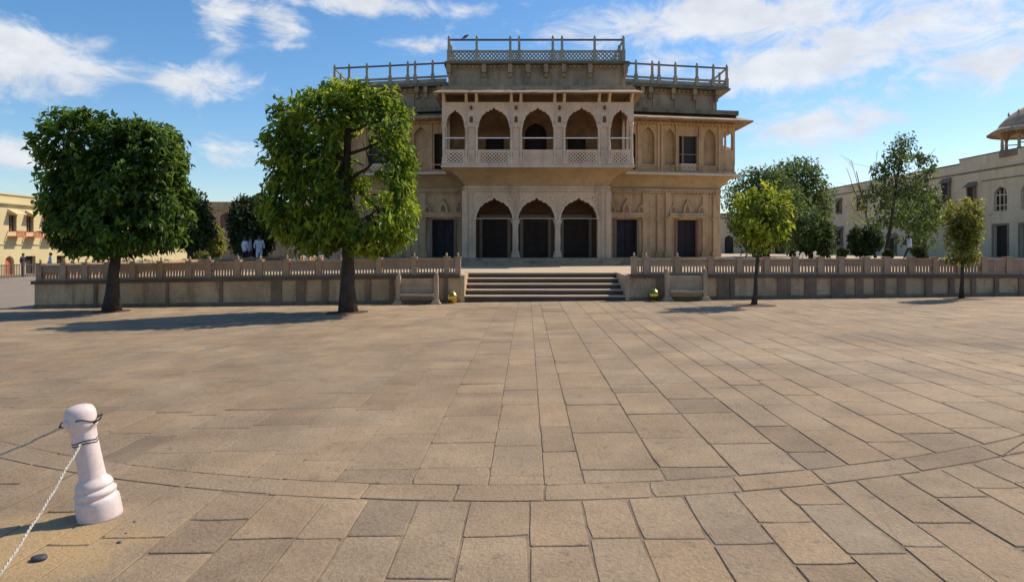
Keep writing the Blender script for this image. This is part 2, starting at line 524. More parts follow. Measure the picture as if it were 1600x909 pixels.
def slab(c, gap, tint):
    """c: four corners (x, y) counter-clockwise; edges are broken by two extra points so that no flag is a perfect rectangle"""
    cx = sum(p[0] for p in c) / 4; cy = sum(p[1] for p in c) / 4
    h = random.gauss(0, .0011)
    tx, ty = random.gauss(0, .0014), random.gauss(0, .0012)
    edge = []
    for i in range(4):
        p, q = Vector(c[i]), Vector(c[(i + 1) % 4])
        nrm = Vector((-(q - p).y, (q - p).x)).normalized()
        g = gap * random.uniform(.35, 1.7)
        e = min(.2, .018 / (q - p).length)
        for t in (e, .35, .68, 1 - e):
            w = p.lerp(q, t) + nrm * (g + abs(random.gauss(0, .0026 if gap > .003 else .0012)) + (random.choice([0, 0, 0, 0, .003, .012]) if t in (e, 1 - e) else 0) * (gap > .003))
            edge.append((w.x, w.y))
    n = len(edge)
    def zz(x, y, d): return zg(x) + h + tx * (x - cx) + ty * (y - cy) + d
    top = []
    for (x, y) in edge:
        d = Vector((cx - x, cy - y)).normalized() * .005
        top.append((x + d.x, y + d.y, zz(x + d.x, y + d.y, 0)))
    low = [(x, y, zz(x, y, -.0035)) for x, y in edge]
    base = [(x, y, zz(x, y, -.014)) for x, y in edge]
    n0 = len(pv.f)
    pv.add(base + low + top, [tuple(range(2 * n, 3 * n))] + [(n + i, n + (i + 1) % n, 2 * n + (i + 1) % n, 2 * n + i) for i in range(n)] + [(i, (i + 1) % n, n + (i + 1) % n, n + i) for i in range(n)])
    tints.extend([tint] * (len(pv.f) - n0))


def rtint(x, y):
    v = random.gauss(1.0, .034)
    w = random.gauss(.0, .018)
    v *= 1 - .17 * math.exp(-(((x + 5.0) / 4.6) ** 2 + ((y - 9.0) / 3.6) ** 2))   # a darker tone across the left of the square
    t = [v * (1 + w), v, v * (1 - w)]
    if random.random() < .05: t = [t[0] * .84, t[1] * .85, t[2] * .87]
    if random.random() < .06: t = [t[0] * 1.1, t[1] * 1.07, t[2] * 1.03]
    return t


def wear(x, y):                                      # the joints are open on the right and near the kerb, worn shut on the left
    k = .0042 * (1 if y < 6 else max(.5, 1 - (y - 6) * .06))
    if y > 4.6 and x < -.1 * y: k = .0012
    elif y > 4.6 and x < .10 * y: k = .0026
    return k * random.uniform(.7, 1.3)


def course(x, w, ya, yb):
    lo = [ya(x), ya(x + w)] if callable(ya) else [ya, ya]
    hi = [yb(x), yb(x + w)] if callable(yb) else [yb, yb]
    a, b_ = max(lo), min(hi)
    cuts = [a + random.uniform(.15, .9)]
    while cuts[-1] < b_:
        cuts.append(cuts[-1] + (random.uniform(.45, 1.05) if w > .33 else random.uniform(.5, .95)))
    cuts = [c for c in cuts if c < b_ - .25]
    lev = [lo] + [[c + random.gauss(0, .006), c + random.gauss(0, .006)] for c in cuts] + [hi]
    for l0, l1 in zip(lev[:-1], lev[1:]):
        cor = [(x + SK * l0[0], l0[0]), (x + w + SK * l0[1], l0[1]), (x + w + SK * l1[1], l1[1]), (x + SK * l1[0], l1[0])]
        mx_, my_ = sum(p[0] for p in cor) / 4, sum(p[1] for p in cor) / 4
        if abs(mx_) < .80 * my_ + 5:
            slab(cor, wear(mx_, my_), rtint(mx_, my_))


x = -7.4
while x < 7.6:                                       # the near flags, up to the curved course
    w = random.choice([.25, .29, .32, .34, .38]) * random.uniform(.95, 1.05)
    course(x, w, 1.5, kerb)
    x += w
x = -9.0
while x < 9.2:                                       # the curved course of long stones
    l = random.uniform(.5, .8)
    c = [(x, kerb(x)), (x + l, kerb(x + l)), (x + l + .02, kerb(x + l) + .29), (x + .01, kerb(x) + .29)]
    c = [(a + SK * b_, b_) for a, b_ in c]
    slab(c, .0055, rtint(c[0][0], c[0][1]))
    x += l
x = -20.0
while x < 20.5:                                      # the wide field of flags as far as the terrace wall
    w = random.choice([.28, .34, .40, .46, .54]) * random.uniform(.95, 1.05)
    course(x, w, lambda q: kerb(q) + .29, 20.32)
    x += w
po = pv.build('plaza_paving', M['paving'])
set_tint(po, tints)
tag(po, kind='structure')

# terrace floor: one sheet with a notch for the stairs
SX0, SX1, SYB = -1.58, 3.58, 22.5
m = MB()
cols = [-14.58, -10, -6, -2.5, SX0, SX1, 10, 20, 30, 50.5]
for a, b_ in zip(cols[:-1], cols[1:]):
    y0 = SYB if a == SX0 else 20.55
    m.add([(a, y0, zt(a)), (b_, y0, zt(b_)), (b_, 130, zt(b_)), (a, 130, zt(a))], [(0, 1, 2, 3)])
tag(m.build('terrace_floor', M['terrace']), kind='structure')


# ------------------------------------------------------------------ terrace walls, stairs, balustrades
WY = 20.40


def retaining(x0, x1, piers, label, ret=False):
    root = empty('retaining_wall', ((x0 + x1) / 2, WY, zg((x0 + x1) / 2)), label, 'wall')
    m = MB(); n = 24
    X = [x0 + (x1 - x0) * i / n for i in range(n + 1)]
    for a, b_ in zip(X[:-1], X[1:]):
        m.hexa([(a, WY, zg(a) - .2), (b_, WY, zg(b_) - .2), (b_, WY + .5, zg(b_) - .2), (a, WY + .5, zg(a) - .2)],
               [(a, WY, zt(a) - .10), (b_, WY, zt(b_) - .10), (b_, WY + .5, zt(b_) - .10), (a, WY + .5, zt(a) - .10)])
    if ret:
        m.hexa([(x0 + .003, WY + .5, zg(x0) - .2), (x0 + .5, WY + .5, zg(x0) - .2), (x0 + .5, 130, zg(x0) - .2), (x0 + .003, 130, zg(x0) - .2)],
               [(x0 + .003, WY + .5, zt(x0) - .1), (x0 + .5, WY + .5, zt(x0) - .1), (x0 + .5, 130, zt(x0) - .1), (x0 + .003, 130, zt(x0) - .1)])
    m.build('wall_face', M['wall'], root)
    m = MB()
    for a, b_ in zip(X[:-1], X[1:]):
        m.hexa([(a, WY - .07, zt(a) - .10), (b_, WY - .07, zt(b_) - .10), (b_, WY + .5, zt(b_) - .10), (a, WY + .5, zt(a) - .10)],
               [(a, WY - .07, zt(a) + .005), (b_, WY - .07, zt(b_) + .005), (b_, WY + .5, zt(b_) + .005), (a, WY + .5, zt(a) + .005)])
    if ret:
        m.hexa([(x0 - .07, WY - .07, zt(x0) - .097), (x0, WY - .07, zt(x0) - .097), (x0, 130, zt(x0) - .097), (x0 - .07, 130, zt(x0) - .097)],
               [(x0 - .07, WY - .07, zt(x0) + .008), (x0, WY - .07, zt(x0) + .008), (x0, 130, zt(x0) + .008), (x0 - .07, 130, zt(x0) + .008)])
    m.build('coping', M['coping'], root)
    m = MB()
    for a, b_ in zip(X[:-1], X[1:]):
        m.hexa([(a, WY - .035, zg(a) - .2), (b_, WY - .035, zg(b_) - .2), (b_, WY, zg(b_) - .2), (a, WY, zg(a) - .2)],
               [(a, WY - .035, zg(a) + .09), (b_, WY - .035, zg(b_) + .09), (b_, WY, zg(b_) + .09), (a, WY, zg(a) + .09)])
    m.build('footing', M['pier'], root)
    for px, wpx in piers:
        c = (px - HX) / FPX * WY; w = wpx / FPX * WY
        MB().box(c - w / 2, c + w / 2, WY - .05, WY - .002, zg(c) - .1, zt(c) - .102).build('pier', M['pier'], root)
    return root


def balustrade(pxs, x0, x1, label, finials=True, ret=False, knobs=(0, 9999), pierce=(0, 0), blind=9999):
    ry0, ry1 = WY + .06, WY + .24
    root = empty('balustrade', ((x0 + x1) / 2, WY + .15, zt((x0 + x1) / 2)), label, 'balustrade')
    X = [(p - HX) / FPX * WY for p in pxs]
    H = .48
    for px_, xx in zip(pxs, X):
        z = zt(xx) + .005
        p = MB().box(xx - .085, xx + .085, ry0, ry1, z, z + H + .03)
        p.box(xx - .1, xx + .1, ry0 - .015, ry1 + .015, z + H + .03, z + H + .06)
        po_ = p.build('post', M['rail'], root)
        if not knobs[0] <= px_ <= knobs[1]: continue
        f = MB().lathe([(.026, 0), (.038, .015), (.026, .04), (.04, .065), (.026, .10), (.006, .125)], (xx, WY + .15, z + H + .06), 10)
        f.build('finial', M['bench'], po_)
    for px_, a, b_ in zip(pxs, X[:-1], X[1:]):
        l, r = a + .087, b_ - .087
        if r - l < .03: continue
        m = MB()

        def seg(xa, xb, za, zb_, ya, yb):
            m.hexa([(xa, ya, zt(xa) + za), (xb, ya, zt(xb) + za), (xb, yb, zt(xb) + za), (xa, yb, zt(xa) + za)],
                   [(xa, ya, zt(xa) + zb_), (xb, ya, zt(xb) + zb_), (xb, yb, zt(xb) + zb_), (xa, yb, zt(xa) + zb_)])
        seg(l, r, .005, .075, ry0 + .03, ry1 - .03)
        seg(l, r, .43, .49, ry0 + .02, ry1 - .02)
        if not finials:
            seg(l, r, .27, .35, ry0 + .04, ry1 - .04)
        else:
            seg(l, r, .25, .29, ry0 + .04, ry1 - .04)
            if not pierce[0] <= px_ < pierce[1]:
                seg(l, r, .29, .43, ry0 + .05, ry1 - .072)
            if px_ >= blind: seg(l, r, .075, .25, ry0 + .068, ry1 - .068)
            n = max(2, int((r - l) / .062))
            for i in range(n):                       # pierced zigzag above, balusters below
                xa = l + (r - l) * i / n; xb = l + (r - l) * (i + 1) / n; xm = (xa + xb) / 2
                m.bar((xa, WY + .14, zt(xa) + .29), (xm, WY + .14, zt(xa) + .43), .032, .08)
                m.bar((xm, WY + .14, zt(xa) + .43), (xb, WY + .14, zt(xb) + .29), .032, .078)
            n = max(2, int((r - l) / .085))
            for i in range(n):
                xm = l + (r - l) * (i + .5) / n
                seg(xm - .021, xm + .021, .075, .25, ry0 + .06, ry1 - .06)
        m.build('panel', M['rail'], root)
    if ret:
        y = WY + .24
        while y < 60:
            z = zt(x0)
            mm = MB().box(x0 + .05, x0 + .2, y, y + 1.3, z + .4, z + .5).box(x0 + .05, x0 + .2, y, y + 1.3, z, z + .08).box(x0 + .05, x0 + .22, y + 1.3, y + 1.5, z, z + .55)
            for i in range(9): mm.box(x0 + .09, x0 + .16, y + .1 + i * .135, y + .15 + i * .135, z + .08, z + .4)
            mm.build('panel', M['rail'], root)
            y += 1.5
    return root


LX0 = (54 - HX) / FPX * WY
retaining(LX0, SX0, [(150, 5), (262, 4), (346, 5), (432, 16), (470, 14), (508, 10), (575, 8), (612, 7), (697, 6)],
          'stained stone retaining wall below the balustrade from the left corner to the stairs', ret=True)
retaining(SX1, 30.0, [(1032, 14), (1130, 20), (1143, 8), (1225, 20), (1266, 18), (1309, 22), (1342, 12), (1374, 16), (1408, 11), (1450, 11), (1486, 8), (1520, 7), (1556, 7), (1594, 7), (1640, 8), (1690, 8)],
          'stained stone retaining wall with dark piers right of the stairs')
balustrade([58, 63 + 33, 130, 165, 205, 248, 293, 324, 369, 404, 446, 497, 541, 591, 646, 697, 715], LX0, SX0,
           'long brown sandstone balustrade behind the two big trees, left of the stairs', ret=True)
balustrade([992, 1011, 1060, 1112, 1157, 1200, 1245, 1284, 1317, 1357, 1388, 1427, 1465, 1503, 1541, 1580, 1620, 1665, 1710, 1760], SX1, 22.0,
           'brown sandstone balustrade behind the two young trees, right of the stairs', knobs=(980, 1065), pierce=(1055, 1350), blind=1530)

st = empty('stairs', ((SX0 + SX1) / 2, WY, .01), 'wide flight of five pale stone steps up to the terrace', 'stairs')
NS = 5
for i in range(NS):
    zb_ = .02 + (i) * .16; zt_ = .02 + (i + 1) * .16
    ya = WY + i * .44
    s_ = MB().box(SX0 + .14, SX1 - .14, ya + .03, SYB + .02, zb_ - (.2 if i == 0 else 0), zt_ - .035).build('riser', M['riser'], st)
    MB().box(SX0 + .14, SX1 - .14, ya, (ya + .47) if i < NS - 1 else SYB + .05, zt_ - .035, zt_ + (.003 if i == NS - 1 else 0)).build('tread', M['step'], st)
for s, xx in ((0, SX0), (1, SX1)):
    a, b_ = (xx, xx + .139) if s == 0 else (xx - .139, xx)
    m = MB().hexa([(a, WY - .02, zg(a) - .1), (b_, WY - .02, zg(b_) - .1), (b_, SYB + .1, zg(b_) - .1), (a, SYB + .1, zg(a) - .1)],
                  [(a, WY - .02, .80), (b_, WY - .02, .80), (b_, SYB + .1, .835), (a, SYB + .1, .835)])
    m.build('cheek_wall', M['wall'], st)

# ------------------------------------------------------------------ the palace
BX = 1.19
PAL = empty('palace', (BX, 34, .82), 'two storey carved sandstone palace with central arched balcony and roof railings', 'palace')
BEND = .20


def ctr(m): return m.map(lambda x, y, z: (BX + x, y, z))


def wing_map(m, s):
    k = 1.08 if s > 0 else 1.15                        # the left wing is a little longer
    return m.map(lambda x, y, z: (BX + s * (x if x < 4.3 else 4.3 + (x - 4.3) * k), y + BEND * max(0, x - 4.3), z))


Z0, Z1 = .82, 1.17
def frame_rect(m, x0, x1, z0, z1, y, w=.045, d=.03):
    """raised border of a carved panel, standing on the wall face at depth y"""
    return m.box(x0, x1, y - d, y - .001, z0, z0 + w).box(x0, x1, y - d, y - .001, z1 - w, z1).box(x0, x0 + w, y - d, y - .001, z0 + w, z1 - w).box(x1 - w, x1, y - d, y - .001, z0 + w, z1 - w)


def dentils(m, x0, x1, y, z0, z1, step=.2, d=.07):
    n = max(1, int((x1 - x0) / step))
    for i in range(n):
        xx = x0 + (x1 - x0) * (i + .5) / n
        m.box(xx - step * .28, xx + step * .28, y - d, y - .001, z0, z1)
    return m


# plinth and porch steps
m = MB().box(-9.7, 9.7, 34.2, 46, Z0 - .1, Z1).box(-4.1, 4.1, 31.9, 34.2, Z0 - .1, Z1 - .003)
m.box(-3.9, 3.9, 31.5, 31.9, Z0 - .1, Z1 - .12).box(-3.7, 3.7, 31.1, 31.5, Z0 - .1, Z1 - .235)
ctr(m).build('plinth', M['weathered'], PAL)
# porch
CW = 3.48
m = MB()
opw = 1.80
arch_wall(m, -CW, CW, Z1, 4.66, 32.5, 32.86, [(-2.05, opw, Z1, 3.0, 4.08, 4), (0, opw, Z1, 3.0, 4.08, 4), (2.05, opw, Z1, 3.0, 4.08, 4)])
m.box(-CW, -CW + .35, 32.86, 34.6, Z1, 4.66).box(CW - .35, CW, 32.86, 34.6, Z1, 4.66)
for zz, pr in ((4.42, .05), (4.52, .09)):
    m.box(-CW - pr, CW + pr, 32.5 - pr, 32.499, zz, zz + .07)
for s in (-1, 1):                                    # framed corner strips
    m.box(s * CW - .12, s * CW + .12, 32.44, 32.499, Z1, 4.40)
    m.box(s * 3.2 - .05, s * 3.2 + .05, 32.46, 32.498, Z1, 4.40)
for cx in (-2.05, 0, 2.05):
    frame_rect(m, cx - .98, cx + .98, 3.05, 4.34, 32.5, .035, .02)
for s in (-1, 1):
    for za, zb2 in ((1.35, 2.0), (2.05, 2.95), (3.05, 3.6), (3.65, 4.3)):
        frame_rect(m, s * 3.2 - .11 - .06 * s, s * 3.2 + .11 - .06 * s, za, zb2, 32.46, .02, .015)
dentils(m, -CW, CW, 32.5, 4.36, 4.42, .13, .05)
ctr(m).build('porch_wall', M['cream'], PAL)
for cx in (-2.05, 0, 2.05):                          # raised border round each arch
    m = MB()
    c = arch_curve(cx, opw, 3.0, 4.08, 4); c2 = arch_curve(cx, opw + .16, 3.0, 4.2, 0)
    for i in range(len(c) - 1):
        m.add([(c[i][0], 32.47, c[i][1]), (c[i + 1][0], 32.47, c[i + 1][1]), (c2[i + 1][0], 32.47, c2[i + 1][1]), (c2[i][0], 32.47, c2[i][1]),
               (c[i][0], 32.499, c[i][1]), (c[i + 1][0], 32.499, c[i + 1][1]), (c2[i + 1][0], 32.499, c2[i + 1][1]), (c2[i][0], 32.499, c2[i][1])],
              [(0, 1, 2, 3), (0, 1, 5, 4), (3, 2, 6, 7)])
    for k in (-1, 1):                                # spandrel rosettes
        m.lathe([(.11, 0), (.09, .03), (.03, .04)], (0, 0, 0), 10, M=Matrix.Rotation(R(90), 3, 'X'))
        base = len(m.v) - 30
        for i in range(base, len(m.v)):
            a = m.v[i]; m.v[i] = (a[0] + cx + k * .74, a[1] + 32.499, a[2] + 4.02)
    ctr(m).build('arch_moulding', M['balcony'], PAL)


def col_prof(z0, z1, r):
    h = z1 - z0
    return [(r * 1.7, z0), (r * 1.7, z0 + .05 * h), (r * 1.35, z0 + .09 * h), (r * 1.5, z0 + .13 * h), (r, z0 + .2 * h), (r * 1.12, z0 + .45 * h), (r * .92, z0 + .78 * h),
            (r * 1.25, z0 + .81 * h), (r, z0 + .84 * h), (r * 1.5, z0 + .93 * h), (r * 1.75, z0 + h)]


for cx in (-1.025, 1.025):                           # the thick pair of porch columns stands proud of the wall strip between the arches
    m = MB().lathe(col_prof(Z1, 3.02, .135), (cx, 32.68, 0), 12)
    ctr(m).build('porch_column', M['balcony'], PAL)
# inner porch
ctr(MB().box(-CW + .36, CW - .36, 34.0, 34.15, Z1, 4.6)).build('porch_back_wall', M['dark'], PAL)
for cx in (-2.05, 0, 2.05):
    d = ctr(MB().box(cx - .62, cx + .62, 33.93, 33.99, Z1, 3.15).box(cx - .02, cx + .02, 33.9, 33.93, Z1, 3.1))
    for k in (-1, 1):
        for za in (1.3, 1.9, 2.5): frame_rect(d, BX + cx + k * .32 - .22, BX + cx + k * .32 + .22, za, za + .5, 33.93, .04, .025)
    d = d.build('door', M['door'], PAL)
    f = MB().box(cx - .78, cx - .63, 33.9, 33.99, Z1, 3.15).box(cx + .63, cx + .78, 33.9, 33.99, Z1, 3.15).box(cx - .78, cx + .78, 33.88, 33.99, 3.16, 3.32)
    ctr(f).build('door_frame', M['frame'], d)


def coved(w0, y0, z0, w1, y1, z1, yb, n=8, end=None):
    """flared cornice: three sided, from the wall below to the slab edge above"""
    m = MB(); rings = []
    for i in range(n + 1):
        t = i / n
        k = 1 - math.sqrt(max(0, 1 - t * t)) if True else t
        k = .35 * t + .65 * k
        rings.append((w0 + (w1 - w0) * k, y0 + (y1 - y0) * k, z0 + (z1 - z0) * t))
    return m, rings


m, rings = coved(CW, 32.5, 4.66, 4.42, 30.98, 5.36, 34.5)
vs = []
for (w, y, z) in rings: vs += [(-w, 34.4, z), (-w, y, z), (w, y, z), (w, 34.4, z)]
m.add(vs, [(j * 4 + i, j * 4 + i + 1, j * 4 + i + 5, j * 4 + i + 4) for j in range(len(rings) - 1) for i in range(3)], False)
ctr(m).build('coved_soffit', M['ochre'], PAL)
# balcony
m = MB().box(-4.46, 4.46, 30.93, 34.4, 5.36, 5.44).box(-4.42, 4.42, 30.98, 34.4, 5.44, 5.52)
ctr(m).build('balcony_floor', M['balcony'], PAL)
CXS = [.78, 1.22, 2.83, 3.30, 4.34]
ALLC = sorted([-c for c in CXS] + CXS)
BY = 31.04


def pierced(m, x0, x1, z0, z1, y0, y1, step=.12, bw=.03):
    m.box(x0, x1, y0, y1, z0, z0 + .05).box(x0, x1, y0, y1, z1 - .06, z1)
    za, zb_ = z0 + .05, z1 - .06
    h = zb_ - za; ym = (y0 + y1) / 2
    n = max(1, round((x1 - x0) / h * 1.0 * (h / step / 2)))
    n = max(2, int((x1 - x0) / step))
    rows = max(1, int(h / step))
    for r in range(rows):
        for i in range(n):
            xa = x0 + (x1 - x0) * i / n; xb = x0 + (x1 - x0) * (i + 1) / n
            z_a = za + h * r / rows; z_b = za + h * (r + 1) / rows
            m.bar((xa, ym, z_a), (xb, ym, z_b), bw, (y1 - y0) * .6)
            m.bar((xa, ym + .004, z_b), (xb, ym + .004, z_a), bw, (y1 - y0) * .6)
    return m


for a, b_ in zip(ALLC[:-1], ALLC[1:]):
    w = b_ - a
    m = MB()
    l, r = a + .075, b_ - .075
    if w > 1.2 and abs((a + b_) / 2) < .1 or w < .6:
        m.box(l, r, BY - .04, BY + .04, 5.52, 6.12)
        n = max(2, int(w / .11))
        for i in range(n):
            xx = l + (r - l) * (i + .5) / n
            m.box(xx - .03, xx + .03, BY - .065, BY - .041, 5.62, 6.0)
    else:
        m.box(l, l + .08, BY - .04, BY + .04, 5.52, 6.12).box(r - .08, r, BY - .04, BY + .04, 5.52, 6.12)
        pierced(m, l + .08, r - .08, 5.52, 6.12, BY - .04, BY + .04, .15, .075)
    m.box(a, b_, BY - .07, BY + .07, 6.121, 6.17)
    ctr(m).build('parapet_panel', M['balcony'], PAL)
    if w > .6:
        ctr(MB().bar((l, BY, 6.72), (r, BY, 6.72), .05)).build('handrail', M['white'], PAL)
for cx in ALLC:
    m = MB().lathe([(r_, z_ - 0) for r_, z_ in col_prof(5.52, 7.42, .062)], (cx, BY, 0), 10)
    ctr(m).build('balcony_column', M['balcony'], PAL)
m = MB(); ops = []
for a, b_ in zip(ALLC[:-1], ALLC[1:]):
    w = b_ - a - .17
    if w > 1.2: ops.append(((a + b_) / 2, w, 7.2, 7.2, 8.13, 4))
    elif w > .6: ops.append(((a + b_) / 2, w, 7.2, 7.2, 8.03, 3))
arch_wall(m, -4.42, 4.42, 7.2, 8.36, BY - .07, BY + .07, [(o[0], o[1], 7.2, o[3], o[4], o[5]) for o in ops])
ctr(m).build('arch_screen', M['balcony'], PAL)
for a, b_ in zip(ALLC[:-1], ALLC[1:]):               # the narrow niches between the column pairs
    if b_ - a < .6:
        m = MB()
        arch_wall(m, a + .06, b_ - .06, 6.17, 7.199, BY + .03, BY + .10, [])
        arch_wall(m, a + .06, b_ - .06, 7.199, 7.9, BY - .10, BY - .072, [((a + b_) / 2, .2, 7.2, 7.3, 7.75, 0)])
        ctr(m).build('niche', M['balcony'], PAL)
        lamp = MB().lathe([(.02, 7.98), (.07, 8.02), (.05, 8.1), (.07, 8.12), (.01, 8.2)], ((a + b_) / 2, BY - .16, 0), 8).box((a + b_) / 2 - .07, (a + b_) / 2 + .07, BY - .13, BY - .103, 7.42, 7.68)
        ctr(lamp).build('niche_ornament', M['dark'], PAL)
# frieze posts and brackets over the balcony arches
for cx in ALLC:
    m = MB().box(cx - .075, cx + .075, BY - .06, BY + .06, 8.361, 8.75)
    pts = [(0, 8.40), (-.05, 8.46), (-.22, 8.60), (-.34, 8.68), (-.34, 8.72), (0, 8.72)]
    vs = [(cx - .05, BY - .061 + p, z) for p, z in pts] + [(cx + .05, BY - .061 + p, z) for p, z in pts]
    n = len(pts)
    m.add(vs, [tuple(range(n)), tuple(range(2 * n - 1, n - 1, -1))] + [(i, (i + 1) % n, n + (i + 1) % n, n + i) for i in range(n)])
    ctr(m).build('eave_bracket', M['balcony'], PAL)
# loggia interior and its sides
m = MB()
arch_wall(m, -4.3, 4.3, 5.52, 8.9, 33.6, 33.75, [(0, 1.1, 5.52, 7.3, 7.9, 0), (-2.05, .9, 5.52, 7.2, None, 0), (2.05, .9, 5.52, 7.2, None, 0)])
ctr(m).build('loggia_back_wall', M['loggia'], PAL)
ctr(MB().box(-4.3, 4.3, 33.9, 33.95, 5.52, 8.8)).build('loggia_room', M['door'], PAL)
for s in (-1, 1):
    m = MB()
    arch_wall(m, 31.2, 33.6, 5.52, 8.7, 0, .12, [(31.75, .8, 6.1, 7.2, 8.0, 3), (32.95, .8, 6.1, 7.2, 8.0, 3)])
    m.map(lambda x, y, z: (BX + s * 4.34 + (y - .06), x, z))
    m.build('loggia_side_screen', M['balcony'], PAL)
ctr(MB().box(-4.42, 4.42, 31.2, 34.4, 8.75, 8.9)).build('loggia_ceiling', M['loggia'], PAL)


def eave(m, w0, y0, z0, w1, y1, z1, th, yb, left=True, lx=None):
    """sloping stone eave on the front and both ends (or the outer end only)"""
    for zo, flip in ((0, 0), (-th, 1)):
        pass
    def ring(w, y, z, l):
        return [(l, yb, z), (l, y, z), (w, y, z), (w, yb, z)] if left else [(l, y, z), (w, y, z), (w, yb, z)]
    l0, l1 = (-w0, -w1) if lx is None else (lx, lx)
    A = ring(w0, y0, z0, l0); B = ring(w1, y1, z1, l1)
    A2 = [(x, y, z - th) for x, y, z in A]; B2 = [(x, y, z - th) for x, y, z in B]
    n = len(A)
    vs = A + B + A2 + B2
    fs = []
    for i in range(n - 1):
        fs += [(i, i + 1, n + i + 1, n + i), (2 * n + i, 3 * n + i, 3 * n + i + 1, 2 * n + i + 1), (n + i, n + i + 1, 3 * n + i + 1, 3 * n + i)]
    fs += [(0, n, 3 * n, 2 * n), (n - 1, 2 * n - 1, 4 * n - 1, 3 * n - 1)]
    m.add(vs, fs)
    return m


m = eave(MB(), 4.43, 31.1, 8.98, 4.74, 30.2, 8.66, .07, 34.4)
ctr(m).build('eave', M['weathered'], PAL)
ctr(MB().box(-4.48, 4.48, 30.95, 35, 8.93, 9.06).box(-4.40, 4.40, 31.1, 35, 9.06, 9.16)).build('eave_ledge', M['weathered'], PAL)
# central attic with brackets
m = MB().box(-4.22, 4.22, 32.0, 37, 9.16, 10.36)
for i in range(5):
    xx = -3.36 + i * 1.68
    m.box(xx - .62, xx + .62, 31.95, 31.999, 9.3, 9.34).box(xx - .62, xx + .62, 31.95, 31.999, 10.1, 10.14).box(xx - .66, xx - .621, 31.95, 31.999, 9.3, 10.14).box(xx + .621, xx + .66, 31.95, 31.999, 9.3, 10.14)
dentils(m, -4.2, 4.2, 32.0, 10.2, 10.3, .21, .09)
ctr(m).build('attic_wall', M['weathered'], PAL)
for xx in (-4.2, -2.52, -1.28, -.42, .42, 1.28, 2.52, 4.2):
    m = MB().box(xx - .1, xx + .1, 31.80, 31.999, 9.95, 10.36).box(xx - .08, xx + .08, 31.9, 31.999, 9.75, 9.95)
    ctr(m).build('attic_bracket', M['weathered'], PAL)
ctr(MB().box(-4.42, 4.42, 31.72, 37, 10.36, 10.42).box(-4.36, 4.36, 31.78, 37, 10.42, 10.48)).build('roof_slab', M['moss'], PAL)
PX = [700, 743.5, 796, 810, 862.5, 877, 928, 973]
RP = [(p - 838) / 33.0 for p in PX]
RY = 31.86
for i, xx in enumerate(RP):
    m = MB().box(xx - .085, xx + .085, RY - .085, RY + .085, 10.48, 11.02).box(xx - .055, xx + .055, RY - .055, RY + .055, 11.02, 11.6)
    m.lathe([(.05, 11.6), (.035, 11.62), (.05, 11.66), (.015, 11.72)], (xx, RY, 0), 8)
    ctr(m).build('roof_post', M['lattice'], PAL)
for a, b_ in zip(RP[:-1], RP[1:]):
    m = pierced(MB(), a + .087, b_ - .087, 10.48, 11.0, RY - .05, RY + .05, .17, .05)
    ctr(m).build('lattice_panel', M['lattice'], PAL)
ctr(MB().bar((RP[0], RY, 11.5), (RP[-1], RY, 11.5), .075)).build('roof_rail', M['iron'], PAL)
for xx in (RP[0], RP[-1]):
    m = MB()
    for k in range(1, 5):
        y = RY + k * 1.2
        m.box(xx - .06, xx + .06, y - .06, y + .06, 10.48, 11.6)
    m.bar((xx, RY, 11.5), (xx, RY + 4.8, 11.5), .07)
    m.box(xx - .04, xx + .04, RY + .09, RY + 5, 10.48, 11.0)
    ctr(m).build('side_railing', M['lattice'], PAL)

